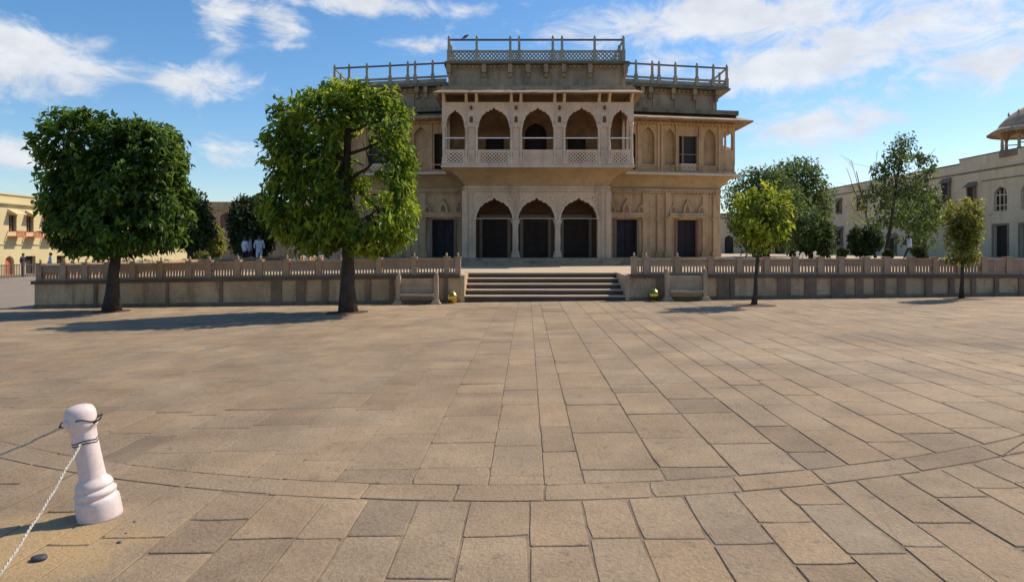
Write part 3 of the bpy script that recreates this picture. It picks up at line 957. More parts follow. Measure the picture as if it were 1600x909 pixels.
# wings
for s in (-1, 1):
    # ground floor wall with its doors
    m = MB()
    arch_wall(m, CW - .05, 9.4, Z1, 4.72, 34.5, 34.9, [(4.67, 1.0, Z1, 3.12, None, 0), (7.70, .98, Z1, 3.12, None, 0)])
    for xx, w in ((3.75, .16), (5.62, .32), (6.25, .14), (6.75, .30), (8.62, .30), (9.2, .36)):
        m.box(xx - w / 2, xx + w / 2, 34.40, 34.499, Z1, 4.55).box(xx - w / 2 - .05, xx + w / 2 + .05, 34.37, 34.498, Z1, Z1 + .3).box(xx - w / 2 - .05, xx + w / 2 + .05, 34.37, 34.498, 3.1, 3.22)
    m.box(CW, 9.42, 34.38, 34.499, 4.56, 4.72)
    m.box(9.05, 9.4, 34.9, 46, Z1, 4.72)
    for xa, xb in ((5.80, 6.16), (7.02 - .1, 7.02 + .02), (8.32, 8.46), (8.80, 9.0)):
        frame_rect(m, xa, xb, 1.6, 2.3, 34.5, .03, .03)
        frame_rect(m, xa, xb, 2.36, 3.02, 34.5, .03, .03)
        frame_rect(m, xa, xb, 3.3, 4.45, 34.5, .03, .03)
    dentils(m, CW, 9.42, 34.38, 4.48, 4.555, .16, .06)
    m.box(CW, 9.42, 34.36, 34.498, 4.36, 4.42)
    wing_map(m, s).build('wing_wall', M['tan'], PAL)
    for dx in (4.67, 7.70):
        d = wing_map(MB().box(dx - .5, dx + .5, 34.75, 34.8, Z1, 3.12).box(dx - .015, dx + .015, 34.72, 34.75, Z1, 3.1), s).build('door', M['door_blue'], PAL)
        for f in (MB().box(dx - .62, dx - .50, 34.42, 34.6, Z1, 3.12), MB().box(dx + .50, dx + .62, 34.42, 34.6, Z1, 3.12)):
            wing_map(f, s).build('door_jamb', M['redframe'] if dx > 6 else M['frame'], d)
        m = MB().box(dx - 1.0, dx + 1.0, 34.18, 34.499, 3.22, 3.30).box(dx - .9, dx + .9, 34.26, 34.498, 3.30, 3.46)
        for k, hh in ((-.72, .48), (0, .72), (.72, .48)):   # three little domed niches over the lintel
            c = arch_curve(dx + k, .46 if k == 0 else .36, 3.47, 3.47 + hh, 0, 12, .25)
            vs = [(x_, 34.36, z_) for x_, z_ in c] + [(x_, 34.499, z_) for x_, z_ in c]
            n = len(c)
            m.add(vs, [tuple(range(n))] + [(i, i + 1, n + i + 1, n + i) for i in range(n - 1)])
        wing_map(m, s).build('door_canopy', M['tan'], PAL)
        for k, hh in ((-.72, .30), (0, .42), (.72, .30)):
            m = MB()
            c = arch_curve(dx + k, .22, 3.5, 3.5 + hh, 0, 10, .2)
            n = len(c)
            m.add([(x_, 34.345, z_) for x_, z_ in c] + [(x_, 34.359, z_) for x_, z_ in c], [tuple(range(n))] + [(i, i + 1, n + i + 1, n + i) for i in range(n - 1)])
            wing_map(m, s).build('niche_shade', M['loggia'], PAL)  # thin dark arches stand in for the shade inside the niches
    # coved cornice
    m, rings = coved(9.4, 34.5, 4.72, 10.15, 33.65, 5.36, 46)
    vs = []
    for (w, y, z) in rings: vs += [(CW - .1, y, z), (w, y, z), (w, 46, z)]
    m.add(vs, [(j * 3 + i, j * 3 + i + 1, j * 3 + i + 4, j * 3 + i + 3) for j in range(len(rings) - 1) for i in range(2)])
    wing_map(m, s).build('coved_soffit', M['ochre'], PAL)
    wing_map(MB().box(4.42, 10.2, 33.58, 46, 5.36, 5.47), s).build('floor_slab', M['balcony'], PAL)
    # upper floor
    m = MB()
    ops = [(4.85, .36, 5.47, 7.45, None, 0), (5.65, .62, 5.9, 7.2, 7.85, 3), (6.72, .5, 5.9, 7.2, 7.8, 3), (7.62, .92, 6.0, 7.42, None, 0), (8.72, .62, 5.9, 7.2, 7.85, 3)]
    arch_wall(m, 4.4, 9.3, 5.47, 8.5, 34.0, 34.28, ops)
    m.box(9.3, 10.0, 34.02, 34.2, 5.47, 5.95).box(4.4, 10.02, 33.9, 33.998, 8.0, 8.08).box(4.4, 10.02, 33.86, 33.998, 5.47, 5.62)
    for xx in (5.17, 6.15, 6.32, 7.05, 8.2, 9.2):
        m.box(xx - .05, xx + .05, 33.93, 33.998, 5.62, 8.0)
    m.box(9.15, 9.3, 34.28, 46, 5.47, 8.5)
    m.box(4.4, 9.3, 33.95, 33.998, 5.84, 5.9)
    dentils(m, 4.4, 10.0, 34.0, 7.92, 8.0, .18, .08)
    for xa, xb in ((5.25, 6.05), (6.42, 6.98), (8.3, 9.12), (7.12, 8.12)):
        frame_rect(m, xa, xb, 5.64, 5.82, 34.0, .025, .03)
        frame_rect(m, xa, xb, 8.09, 8.3, 34.0, .03, .03)
    wing_map(m, s).build('upper_wall', M['tan'], PAL)
    wing_map(MB().box(5.2, 7.1, 34.285, 34.33, 5.5, 8.3).box(8.3, 9.1, 34.285, 34.33, 5.5, 8.3), s).build('blind_arch_back', M['tan'], PAL)
    wing_map(MB().box(4.5, 5.1, 34.34, 34.4, 5.47, 7.6), s).build('dark_doorway', M['door'], PAL)
    w_ = wing_map(MB().box(7.12, 8.12, 34.2, 34.24, 5.95, 7.5), s).build('window', M['glass'], PAL)
    f = MB().box(7.33, 7.42, 34.05, 34.14, 6.0, 7.42).box(7.16, 8.08, 34.06, 34.13, 6.45, 6.5).box(7.16, 7.2, 34.06, 34.2, 6.0, 7.42).box(8.04, 8.08, 34.06, 34.2, 6.0, 7.42)
    wing_map(f, s).build('window_frame', M['frame'], w_)
    m = pierced(MB(), 7.25, 8.0, 5.66, 5.98, 33.93, 33.995, .18, .05)
    wing_map(m, s).build('window_grille', M['balcony'], PAL)
    # corner loggia and the side balcony beyond it
    m = MB()
    arch_wall(m, 9.3, 10.02, 5.95, 8.5, 34.02, 34.16, [(9.66, .5, 6.75, 7.35, 7.85, 3)])
    m.box(9.3, 10.02, 34.03, 34.15, 6.55, 6.751)
    wing_map(m, s).build('corner_screen', M['tan'], PAL)
    for k in range(4):
        yy = 34.3 + k * 1.1
        wing_map(MB().lathe(col_prof(5.47, 8.4, .06), (9.95, yy, 0), 8), s).build('corner_column', M['balcony'], PAL)
    wing_map(MB().box(9.9, 10.0, 34.25, 38, 5.9, 6.0).box(9.9, 10.0, 34.25, 38, 8.3, 8.5).box(9.93, 9.97, 34.25, 38, 5.5, 5.9), s).build('side_parapet', M['balcony'], PAL)
    m = MB().box(10.1, 10.75, 37.5, 41.5, 5.3, 5.45).box(10.68, 10.75, 37.5, 41.5, 5.45, 6.1)
    for yy in (37.56, 38.8, 40.1, 41.4): m.box(10.66, 10.75, yy - .05, yy + .05, 6.1, 7.4)
    m.hexa([(10.0, 37.2, 7.4), (11.0, 37.2, 7.25), (11.0, 41.8, 7.25), (10.0, 41.8, 7.4)], [(10.0, 37.2, 7.62), (11.0, 37.2, 7.32), (11.0, 41.8, 7.32), (10.0, 41.8, 7.62)])
    wing_map(m, s).build('side_balcony', M['balcony'], PAL)
    # eave, mossy ledge, attic, roof
    m = eave(MB(), 10.02, 34.05, 8.52, 10.62, 33.0, 8.14, .07, 46, left=False, lx=4.44)
    wing_map(m, s).build('eave', M['weathered'], PAL)
    wing_map(MB().box(4.43, 10.06, 33.55, 46, 8.50, 8.72), s).build('eave_ledge', M['moss'], PAL)
    m = MB().box(4.2, 9.35, 34.9, 46, 8.72, 10.02)
    for xx in (5.3, 6.5, 7.6, 8.7): m.box(xx - .45, xx + .45, 34.86, 34.899, 8.95, 9.7)
    dentils(m, 4.3, 9.3, 34.9, 9.86, 9.96, .22, .09)
    m.box(4.3, 9.35, 34.84, 34.898, 9.76, 9.82)
    wing_map(m, s).build('attic_wall', M['weathered'], PAL)
    for xx in (4.9, 5.5, 5.9, 7.05, 8.15, 9.3):
        m = MB().box(xx - .09, xx + .09, 34.6, 34.899, 9.72, 10.02).box(xx - .07, xx + .07, 34.72, 34.899, 9.45, 9.72)
        wing_map(m, s).build('attic_bracket', M['weathered'], PAL)
    wing_map(MB().box(4.23, 9.95, 34.48, 46, 10.02, 10.10).box(4.23, 9.88, 34.55, 46, 10.10, 10.18), s).build('roof_slab', M['moss'], PAL)
    wing_map(MB().hexa([(9.35, 34.9, 9.6), (9.4, 34.9, 9.6), (9.4, 46, 9.6), (9.35, 46, 9.6)], [(9.3, 34.6, 10.02), (9.85, 34.6, 10.02), (9.85, 46, 10.02), (9.3, 46, 10.02)]), s).build('corner_cornice', M['weathered'], PAL)
    rp = [4.45, 5.17, 5.98, 6.32, 7.15, 8.25, 9.10, 9.8]
    yy = 34.68
    for xx in rp[1:]:
        m = MB().box(xx - .085, xx + .085, yy - .085, yy + .085, 10.18, 10.66).box(xx - .055, xx + .055, yy - .055, yy + .055, 10.66, 11.3)
        m.lathe([(.05, 11.3), (.035, 11.32), (.05, 11.36), (.015, 11.42)], (xx, yy, 0), 8)
        wing_map(m, s).build('roof_post', M['lattice'], PAL)
    for a, b_ in zip(rp[:-1], rp[1:]):
        wing_map(MB().box(a + .087, b_ - .087, yy - .04, yy + .04, 10.18, 10.25).box(a + .087, b_ - .087, yy - .045, yy + .045, 10.46, 10.56).box(a + .087, b_ - .087, yy - .02, yy + .02, 10.25, 10.40), s).build('roof_parapet', M['lattice'], PAL)
    wing_map(MB().bar((4.3, yy, 11.2), (9.8, yy, 11.2), .075), s).build('roof_rail', M['iron'], PAL)
    m = MB()
    for k in range(1, 9): m.box(9.75, 9.85, yy + k * 1.25 - .05, yy + k * 1.25 + .05, 10.18, 11.3)
    m.bar((9.8, yy, 11.2), (9.8, 46, 11.2), .07).box(9.77, 9.83, yy + .09, 46, 10.18, 10.55)
    wing_map(m, s).build('side_railing', M['lattice'], PAL)
# rear block that closes the house
ctr(MB().box(-9.0, 9.0, 35.95, 46, Z1, 8.5).box(-4.2, 4.2, 37, 46, 8.5, 10.36)).build('rear_block', M['tan'], PAL)


# ------------------------------------------------------------------ trees
def leaves_mesh(centers, normals, n_per, clump_r, length, width, seed, shade):
    g = np.random.default_rng(seed)
    C = np.repeat(centers, n_per, axis=0)
    Nn = np.repeat(normals, n_per, axis=0)
    T = np.repeat(shade, n_per)
    k = len(C)
    P = C + np.clip(g.normal(0, 1, (k, 3)), -1.5, 1.5) * clump_r
    d = Nn * .55 + g.normal(0, .5, (k, 3)); d[:, 2] -= .55          # leaves hang outwards and down
    d /= np.linalg.norm(d, axis=1, keepdims=True) + 1e-9
    up = g.normal(0, .45, (k, 3)) + Nn * .5; up[:, 2] += .8
    side = np.cross(d, up); side /= np.linalg.norm(side, axis=1, keepdims=True) + 1e-9
    nrm = np.cross(side, d)
    L = length * g.uniform(.65, 1.3, (k, 1)); W = width * g.uniform(.7, 1.25, (k, 1))
    base = P - d * L * .5
    tip = P + d * L * .5 - nrm * L * .12
    mid = base + d * L * .45
    lf = mid + side * W * .5 + nrm * W * .18
    rt = mid - side * W * .5 + nrm * W * .18
    V = np.stack([base, rt, tip, lf], axis=1).reshape(-1, 3)
    idx = np.arange(k) * 4
    F = np.stack([np.stack([idx, idx + 1, idx + 2], 1), np.stack([idx, idx + 2, idx + 3], 1)], 1).reshape(-1, 3)
    t = np.clip(T + g.normal(0, .16, k), 0, 1)
    return V, F, np.repeat(t, 2)


def fast_mesh(name, V, F, tint, mat, parent):
    me = bpy.data.meshes.new(name)
    off = np.array(parent_loc(parent))
    me.from_pydata((V - off).tolist(), [], F.tolist())
    me.materials.append(mat)
    a = me.attributes.new('tint', 'FLOAT_COLOR', 'FACE')
    buf = np.ones((len(F), 4), dtype=np.float32); buf[:, :3] = tint[:, None]
    a.data.foreach_set('color', buf.ravel())
    o = bpy.data.objects.new(name, me)
    COL.objects.link(o); o.parent = parent
    return o


def superell(n, p, g):
    d = g.normal(0, 1, (n, 3)); d /= np.linalg.norm(d, axis=1, keepdims=True)
    s = (np.abs(d) ** p).sum(1) ** (1 / p)
    return d / s[:, None]


def crown_points(c, r, n, p, g, shell=.7, bumps=9, rough=.13, holes=()):
    q = superell(n, p, g)
    # uneven outline: lumps
    bd = superell(bumps * 3, 2, g); amp = g.uniform(-1, 1, bumps * 3)
    dot = (q / np.linalg.norm(q, axis=1, keepdims=True)) @ bd.T
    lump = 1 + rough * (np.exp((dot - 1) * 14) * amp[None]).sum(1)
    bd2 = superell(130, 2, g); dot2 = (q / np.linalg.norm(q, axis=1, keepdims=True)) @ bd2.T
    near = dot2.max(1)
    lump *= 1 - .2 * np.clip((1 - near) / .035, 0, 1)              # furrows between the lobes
    rad = np.where(g.random(n) < shell, g.uniform(.86, 1.02, n), g.random(n) ** .5 * .9)
    P = q * (rad * lump)[:, None]
    W = P * np.array(r) + np.array(c)
    N_ = P / (np.array(r) / max(r)); N_ /= np.linalg.norm(N_, axis=1, keepdims=True) + 1e-9
    keep = np.ones(n, bool)
    for (hc, hr) in holes:
        keep &= ((((W - np.array(hc)) / np.array(hr)) ** 2).sum(1) > 1) | (g.random(n) < .22)
    return W[keep], N_[keep], lump[keep]


def trunk_mesh(base, top, r0, r1, limbs, flare=1.5, seed=0):
    g = random.Random(seed)
    m = MB()
    b_ = Vector(base); t_ = Vector(top)
    pts = []; rs = []
    for i in range(9):
        k = i / 8
        p = b_.lerp(t_, k) + Vector((g.gauss(0, r0 * .12), g.gauss(0, r0 * .12), 0)) * (0 if i == 0 else 1)
        if i == 0: p.z -= .05
        pts.append(p); rs.append((r0 + (r1 - r0) * k) * (flare if i == 0 else (1 + (flare - 1) * .3 if i == 1 else 1)))
    m.tube(pts, rs, 14)
    for i_, v_ in enumerate(m.v[:14 * 9]):               # buttresses at the foot, flutes higher up
        lv, a_ = i_ // 14, 2 * math.pi * (i_ % 14) / 14
        c_ = pts[lv]; k_ = (1 + (.30 if lv == 0 else .13 if lv == 1 else .06) * math.sin(a_ * 4 + seed) * math.cos(a_ * 1.5 + seed))
        m.v[i_] = (c_.x + (v_[0] - c_.x) * k_, c_.y + (v_[1] - c_.y) * k_, v_[2])
    for (k, end, ra) in limbs:
        s0 = b_.lerp(t_, k); e = Vector(end)
        lp = []; lr = []
        for i in range(7):
            u = i / 6
            p = s0.lerp(e, u) + Vector((0, 0, 1)) * math.sin(u * math.pi) * (e - s0).length * -.08
            p += Vector((g.gauss(0, .03), g.gauss(0, .03), g.gauss(0, .02))) * (1 if 0 < i else 0)
            lp.append(p); lr.append(max(ra * (1 - .75 * u), .008))
        m.tube(lp, lr, 7)
        for j in range(3):                           # twigs
            u = g.uniform(.4, .95)
            q = s0.lerp(e, u)
            e2 = q + Vector((g.gauss(0, 1), g.gauss(0, 1), g.gauss(.4, .6))).normalized() * (e - s0).length * .4
            m.tube([q, q.lerp(e2, .5) + Vector((0, 0, .03)), e2], [ra * .35, ra * .25, .006], 5)
    return m


def tree(name, base, crown_c, crown_r, label, group, leaf, n_clump, n_per, llen, lwid, p=3.0, trunk_r=.16, trunk_top=None, limbs=None, seed=1,
         shell=.72, holes=(), clump_r=.13, rough=.13, bark='bark', cat='tree', soil=None):
    g = np.random.default_rng(seed)
    root = empty(name, base, label, cat, group)
    W, N_, lump = crown_points(crown_c, crown_r, n_clump, p, g, shell, 9, rough, holes)
    sh = np.clip(g.beta(1.4, 1.7, len(W)) + (lump - 1) * 1.2, .02, 1)  # light painted into the tint: lobes lighter, furrows darker
    V, F, t = leaves_mesh(W, N_, n_per, clump_r, llen, lwid, seed + 5, sh)
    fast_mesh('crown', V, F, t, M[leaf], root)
    cc = Vector(crown_c)
    tt = trunk_top or (cc.x, cc.y, cc.z + crown_r[2] * .35)
    if limbs is None:
        limbs = []
        rr = random.Random(seed)
        for i in range(9):
            a = rr.uniform(0, 6.28); k = rr.uniform(.45, .95)
            limbs.append((k, (cc.x + math.cos(a) * crown_r[0] * .75, cc.y + math.sin(a) * crown_r[1] * .75, cc.z + rr.uniform(-.3, .75) * crown_r[2]), trunk_r * rr.uniform(.25, .45)))
    trunk_mesh(base, tt, trunk_r, trunk_r * .4, limbs, 1.5, seed).build('trunk', M[bark], root)
    if soil:
        m = MB()
        n = 18
        vs = [(base[0], base[1], zg(base[0]) + .03)]
        for i in range(n):
            a = 2 * math.pi * i / n; r_ = soil * random.uniform(.85, 1.15)
            vs.append((base[0] + math.cos(a) * r_, base[1] + math.sin(a) * r_, zg(base[0] + math.cos(a) * r_) + .004))
        m.add(vs, [(0, 1 + i, 1 + (i + 1) % n) for i in range(n)], True)
        m.build('soil_ring', M['soil'], root)
    return root


def crown_box(x0, x1, y0, y1, d, deep=.85, p=2.3, pad=.0):
    """centre and radii of a crown whose outline, seen from the plaza, spans the given frame"""
    g = np.random.default_rng(1)
    q = superell(4000, p, g)
    a = at(x0, y1, d); b_ = at(x1, y0, d)
    cx, cz, rx, rz = (a.x + b_.x) / 2, (a.z + b_.z) / 2, (b_.x - a.x) / 2, (b_.z - a.z) / 2
    for _ in range(12):
        X = cx + q[:, 0] * rx; Y = d + q[:, 1] * rx * deep; Z = cz + q[:, 2] * rz
        u = HX + FPX * X / Y; v = HY - FPX * (Z - EYE) / Y
        u0, u1, v0, v1 = u.min() - pad, u.max() + pad, v.min() - pad, v.max() + pad
        rx *= (x1 - x0) / (u1 - u0); rz *= (y1 - y0) / (v1 - v0)
        cx += ((x0 + x1) / 2 - (u0 + u1) / 2) * d / FPX; cz -= ((y0 + y1) / 2 - (v0 + v1) / 2) * d / FPX
    return Vector((cx, d, cz)), rx, rz


TG = 'clipped trees standing in front of the terrace wall'
# big dense tree on the left
b1 = gp(174, 486)
c, rx, rz = crown_box(50, 312, 176, 406, b1.y, .72, 4.2, 7)
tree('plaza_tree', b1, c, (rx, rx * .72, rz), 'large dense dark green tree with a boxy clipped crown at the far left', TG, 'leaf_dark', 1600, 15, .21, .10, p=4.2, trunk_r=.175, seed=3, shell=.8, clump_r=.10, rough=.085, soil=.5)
# second tree, open in the middle so that its limbs and the palace show
b2 = gp(543, 488)
c, rx, rz = crown_box(406, 660, 128, 404, b2.y, .72, 4.2, 7)
def P2(px, py, dy=0): return tuple(at(px, py, b2.y + dy))
hr = b2.y / FPX
holes = [(P2(568, 258, -1.0), (42 * hr, 3.4, 68 * hr)), (P2(578, 240, 1.2), (38 * hr, 2.2, 56 * hr)), (P2(574, 322, -.9), (26 * hr, 2.4, 26 * hr)), (P2(572, 325, 1.2), (26 * hr, 1.6, 26 * hr)), (P2(502, 172, 0), (15 * hr, 2.6, 14 * hr)), (P2(486, 205, 0), (13 * hr, 2.6, 10 * hr)), (P2(545, 230, -1.2), (20 * hr, 1.8, 70 * hr))]
limbs2 = [(.30, P2(618, 300, .1), .085), (.62, P2(606, 225, -.2), .06), (.72, P2(470, 175, .1), .08), (.85, P2(600, 170, .3), .05), (.45, P2(450, 290, -.3), .08), (.9, P2(520, 150, .4), .05), (.5, P2(560, 330, 1.2), .06), (.4, P2(640, 350, .5), .05), (.6, P2(500, 250, -1.2), .05), (.35, P2(585, 330, -.3), .07), (.75, P2(640, 190, .2), .05)]
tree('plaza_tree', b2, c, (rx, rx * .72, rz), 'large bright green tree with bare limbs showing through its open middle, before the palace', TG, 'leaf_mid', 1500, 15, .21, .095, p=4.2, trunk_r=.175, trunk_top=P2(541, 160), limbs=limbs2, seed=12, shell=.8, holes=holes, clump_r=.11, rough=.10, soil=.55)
YG = 'young trees standing in front of the terrace wall'
b3 = gp(1178, 477)
c, rx, rz = crown_box(1138, 1244, 282, 402, b3.y, .9, 2.2, 3)
tree('young_tree', b3, c, (rx, rx * .9, rz), 'young yellow green tree with a loose round crown, just right of the palace', YG, 'leaf_yellow', 200, 11, .17, .08, p=2.2, trunk_r=.06, seed=22, shell=.6, clump_r=.10, rough=.3, soil=.55)
b4 = gp(1503, 467)
c, rx, rz = crown_box(1472, 1540, 302, 426, b4.y, .95, 2.8, 3)
tree('young_tree', b4, c, (rx, rx * .95, rz), 'narrow olive tinged young tree near the right edge', YG, 'leaf_olive', 270, 11, .13, .06, p=2.8, trunk_r=.055, seed=31, shell=.5, clump_r=.08, rough=.16, soil=.5)

# trees and shrubs of the gardens behind
BG = 'trees in the gardens behind the terrace'


def bgtree(name, x0, x1, y0, y1, d, label, leaf='leaf_far', n=420, per=9, p=2.3, seed=1, trunk=.18, lsz=.011, rough=.25, shell=.6, cat='tree', group=BG, bark='bark', clump=.05, **kw):
    c, rx, rz = crown_box(x0, x1, y0, y1, d, 1.0, p, 2)
    zb_ = zt(c.x) if c.x > -14.5 else zg(c.x)
    base = (c.x, d, zb_)
    L_ = lsz * d
    return tree(name, base, c, (rx, rx, rz), label, group, leaf, n, per, L_, L_ * .5, p=p, trunk_r=trunk, seed=seed, shell=shell, clump_r=rx * .13, rough=rough, cat=cat, bark=bark, **kw)


bgtree('garden_tree', 256, 338, 290, 402, 33, 'dark tree peeping out behind the crown of the leftmost big tree', 'leaf_bush', 420, 10, seed=41, lsz=.0075)
bgtree('garden_tree', 352, 436, 304, 402, 42, 'rounded dark green tree between the two big clipped trees, behind the people in white', 'leaf_bush', 600, 11, seed=42, lsz=.0065, rough=.12, p=2.8)
bgtree('garden_tree', 1132, 1262, 250, 402, 62, 'broad dark tree rising behind the right end of the palace', 'leaf_far', 800, 11, seed=43, lsz=.006, trunk=.3)
bgtree('garden_tree', 1186, 1296, 244, 392, 72, 'dark spreading tree right of the broad one, its crown edge ragged against the sky', 'leaf_far', 800, 11, seed=44, lsz=.006, trunk=.3)
bgtree('garden_tree', 1232, 1306, 328, 400, 52, 'low leafy tree in the shade left of the round bush', 'leaf_far', 420, 9, seed=45, lsz=.007)
# tall sparse tree in three storeys of foliage
d5 = 50
def P5(px, py, dy=0): return tuple(at(px, py, d5 + dy))
t5 = empty('tall_tree', (P5(1384, 400)[0], d5, zt(10)), 'tall thin tree with sparse tufts of leaves before the right hand building', 'tree', BG)
g = np.random.default_rng(55)
Ws, Ns, Ls = [], [], []
for (px, py, wx, wy, n_) in ((1412, 228, 16, 20, 60), (1398, 250, 22, 22, 70), (1440, 248, 18, 12, 40), (1378, 268, 14, 14, 40), (1452, 268, 9, 14, 25), (1404, 290, 34, 26, 110), (1375, 310, 26, 26, 60), (1440, 300, 24, 28, 60), (1412, 336, 40, 28, 110), (1450, 345, 26, 34, 70), (1378, 350, 24, 24, 50), (1430, 375, 30, 18, 60)):
    W_, N__, l_ = crown_points(P5(px, py, g.normal(0, 1)), (wx * d5 / FPX, wx * d5 / FPX, wy * d5 / FPX), int(n_ * .6), 2.0, g, .4, 5, .3)
    Ws.append(W_); Ns.append(N__); Ls.append(l_)
W_ = np.concatenate(Ws); N__ = np.concatenate(Ns)
V, F, t = leaves_mesh(W_, N__, 7, .22, .34, .17, 56, g.uniform(.1, .8, len(W_)))
fast_mesh('crown', V, F, t, M['leaf_far'], t5)
trunk_mesh(P5(1384, 402), P5(1410, 225), .15, .04, [(.5, P5(1452, 240), .07), (.4, P5(1376, 262), .07), (.6, P5(1396, 245), .05), (.35, P5(1448, 340), .06), (.3, P5(1372, 345), .06), (.65, P5(1462, 233), .05)], 1.3, 8).build('trunk', M['bark'], t5)
bgtree('garden_tree', 1404, 1484, 292, 374, 54, 'loose olive green tree with a thick bare trunk right of the tall thin tree', 'leaf_far', 230, 9, p=2.1, seed=46, trunk=.27, lsz=.0065, shell=.4, rough=.3)
# bare tree
t6 = empty('bare_tree', (P5(1362, 400)[0], d5 + 3, zt(10)), 'nearly leafless tree with thin twigs left of the tall thin tree', 'tree', BG)
trunk_mesh(P5(1368, 402, 3), P5(1338, 268, 3), .10, .03, [(.55, P5(1322, 262, 3), .05), (.5, P5(1362, 262, 3), .05), (.7, P5(1330, 250, 3), .04), (.6, P5(1372, 235, 3.5), .04), (.4, P5(1330, 320, 3), .04), (.4, P5(1385, 310, 3), .04), (.75, P5(1318, 290, 3), .03)], 1.2, 9).build('trunk', M['paleb'], t6)
W_, N__, l_ = crown_points(P5(1350, 320, 3), (1.6, 1.3, 2.4), 70, 2, np.random.default_rng(5), .3)
V, F, t = leaves_mesh(W_, N__, 4, .2, .22, .1, 57, np.full(len(W_), .6))
fast_mesh('crown', V, F, t, M['leaf_olive'], t6)
# shrubs
SG = 'clipped shrubs on the terrace to the right'
bgtree('shrub', 1324, 1380, 352, 402, 46, 'round clipped dark bush before the right hand building', 'leaf_bush', 420, 10, p=2.4, seed=61, trunk=.06, lsz=.0055, rough=.08, shell=.8, cat='bush', group=SG)
bgtree('shrub', 1276, 1300, 372, 403, 46, 'small dark shrub near the people, left of the round bush', 'leaf_bush', 160, 9, p=2.2, seed=62, trunk=.04, lsz=.006, cat='bush', group=SG)
bgtree('shrub', 1306, 1326, 386, 405, 44, 'tiny low shrub touching the left side of the round bush', 'leaf_bush', 110, 9, p=2.2, seed=63, trunk=.04, lsz=.006, cat='bush', group=SG)
bgtree('shrub', 1378, 1398, 388, 405, 44, 'tiny low shrub on the right side of the round bush', 'leaf_bush', 110, 9, p=2.2, seed=64, trunk=.04, lsz=.006, cat='bush', group=SG)
bgtree('shrub', 1424, 1450, 384, 405, 44, 'small flat shrub at the foot of the tall thin tree', 'leaf_bush', 130, 9, p=2.2, seed=65, trunk=.04, lsz=.006, cat='bush', group=SG)
LG = 'shrubs on the terrace to the left'
bgtree('shrub', 296, 330, 392, 414, 38, 'low brownish shrub on the terrace under the leftmost garden tree', 'leaf_olive', 150, 9, p=2.2, seed=66, trunk=.04, lsz=.006, cat='bush', group=LG)
bgtree('shrub', 318, 352, 350, 408, 48, 'dull olive shrub in the gap between the two big trees', 'leaf_olive', 260, 9, p=2.2, seed=67, trunk=.05, lsz=.006, cat='bush', group=LG)

# ------------------------------------------------------------------ right hand building
RX = 48.0
RB = empty('court_building', (RX, 75, .77), 'long plain two storey building with arched windows closing the right side', 'building')


def yR(px): return RX * FPX / (px - HX)


def zR(py, px): return EYE - (py - HY) / FPX * yR(px)


m = MB()
zb_ = .6
ops = []
Y0, Y1 = 40.0, 112.0
wins = [yR(1563), yR(1606)]
for px in (1563, 1606, 1660): ops.append((yR(px), 1.9, zb_, 3.9, None, 0))
tmp = MB()
arch_wall(tmp, Y0, Y1, zb_, 4.8, 0, .5, ops)
ops = [(yR(px), 1.75, 5.3, 6.9, 7.75, 0) for px in (1563, 1606, 1660)]
arch_wall(tmp, Y0, Y1, 4.8, 10.6, 0, .5, ops)
tmp.map(lambda x, y, z: (RX + y, x, z))
m = tmp
m.box(RX + .5, RX + 14, Y0, Y1, zb_, 10.55)
m.box(RX, RX + .5, Y0, yR(1499), 10.6, 11.1)
m.build('wall', M['grey_plaster'], RB)
m = MB().box(RX - .12, RX - .002, Y0, Y1, 9.5, 9.65).box(RX - .06, RX + .4, yR(1499), Y1, 10.6, 10.75).box(RX - .06, RX + .55, Y0, yR(1499) + .05, 11.1, 11.22).box(RX - .08, RX - .002, Y0, yR(1535), 8.45, 8.55)
m.build('cornice', M['grey_trim'], RB)
for px in (1563, 1606, 1660):
    y = yR(px)
    w_ = MB().box(RX + .3, RX + .34, y - .9, y + .9, 5.3, 7.7).build('window', M['glass'], RB)
    f = MB()
    for k in (-.86, -.29, .29, .86): f.box(RX + .16, RX + .26, y + k - .05, y + k + .05, 5.3, 7.4 if abs(k) < .5 else 6.9)
    f.box(RX + .17, RX + .25, y - .88, y + .88, 6.85, 6.97).box(RX + .17, RX + .25, y - .88, y + .88, 5.3, 5.4).box(RX + .14, RX + .24, y - .88, y + .88, 5.85, 5.95)
    f.build('window_frame', M['grey_plaster'], w_)
    d = MB().box(RX + .35, RX + .4, y - .95, y + .95, zb_, 3.9).build('door', M['door'], RB)
    MB().box(RX - .05, RX + .1, y - 1.15, y - .951, zb_, 4.1).box(RX - .05, RX + .1, y + .951, y + 1.15, zb_, 4.1).box(RX - .05, RX + .1, y - .951, y + .951, 3.901, 4.1).build('door_frame', M['grey_trim'], d)
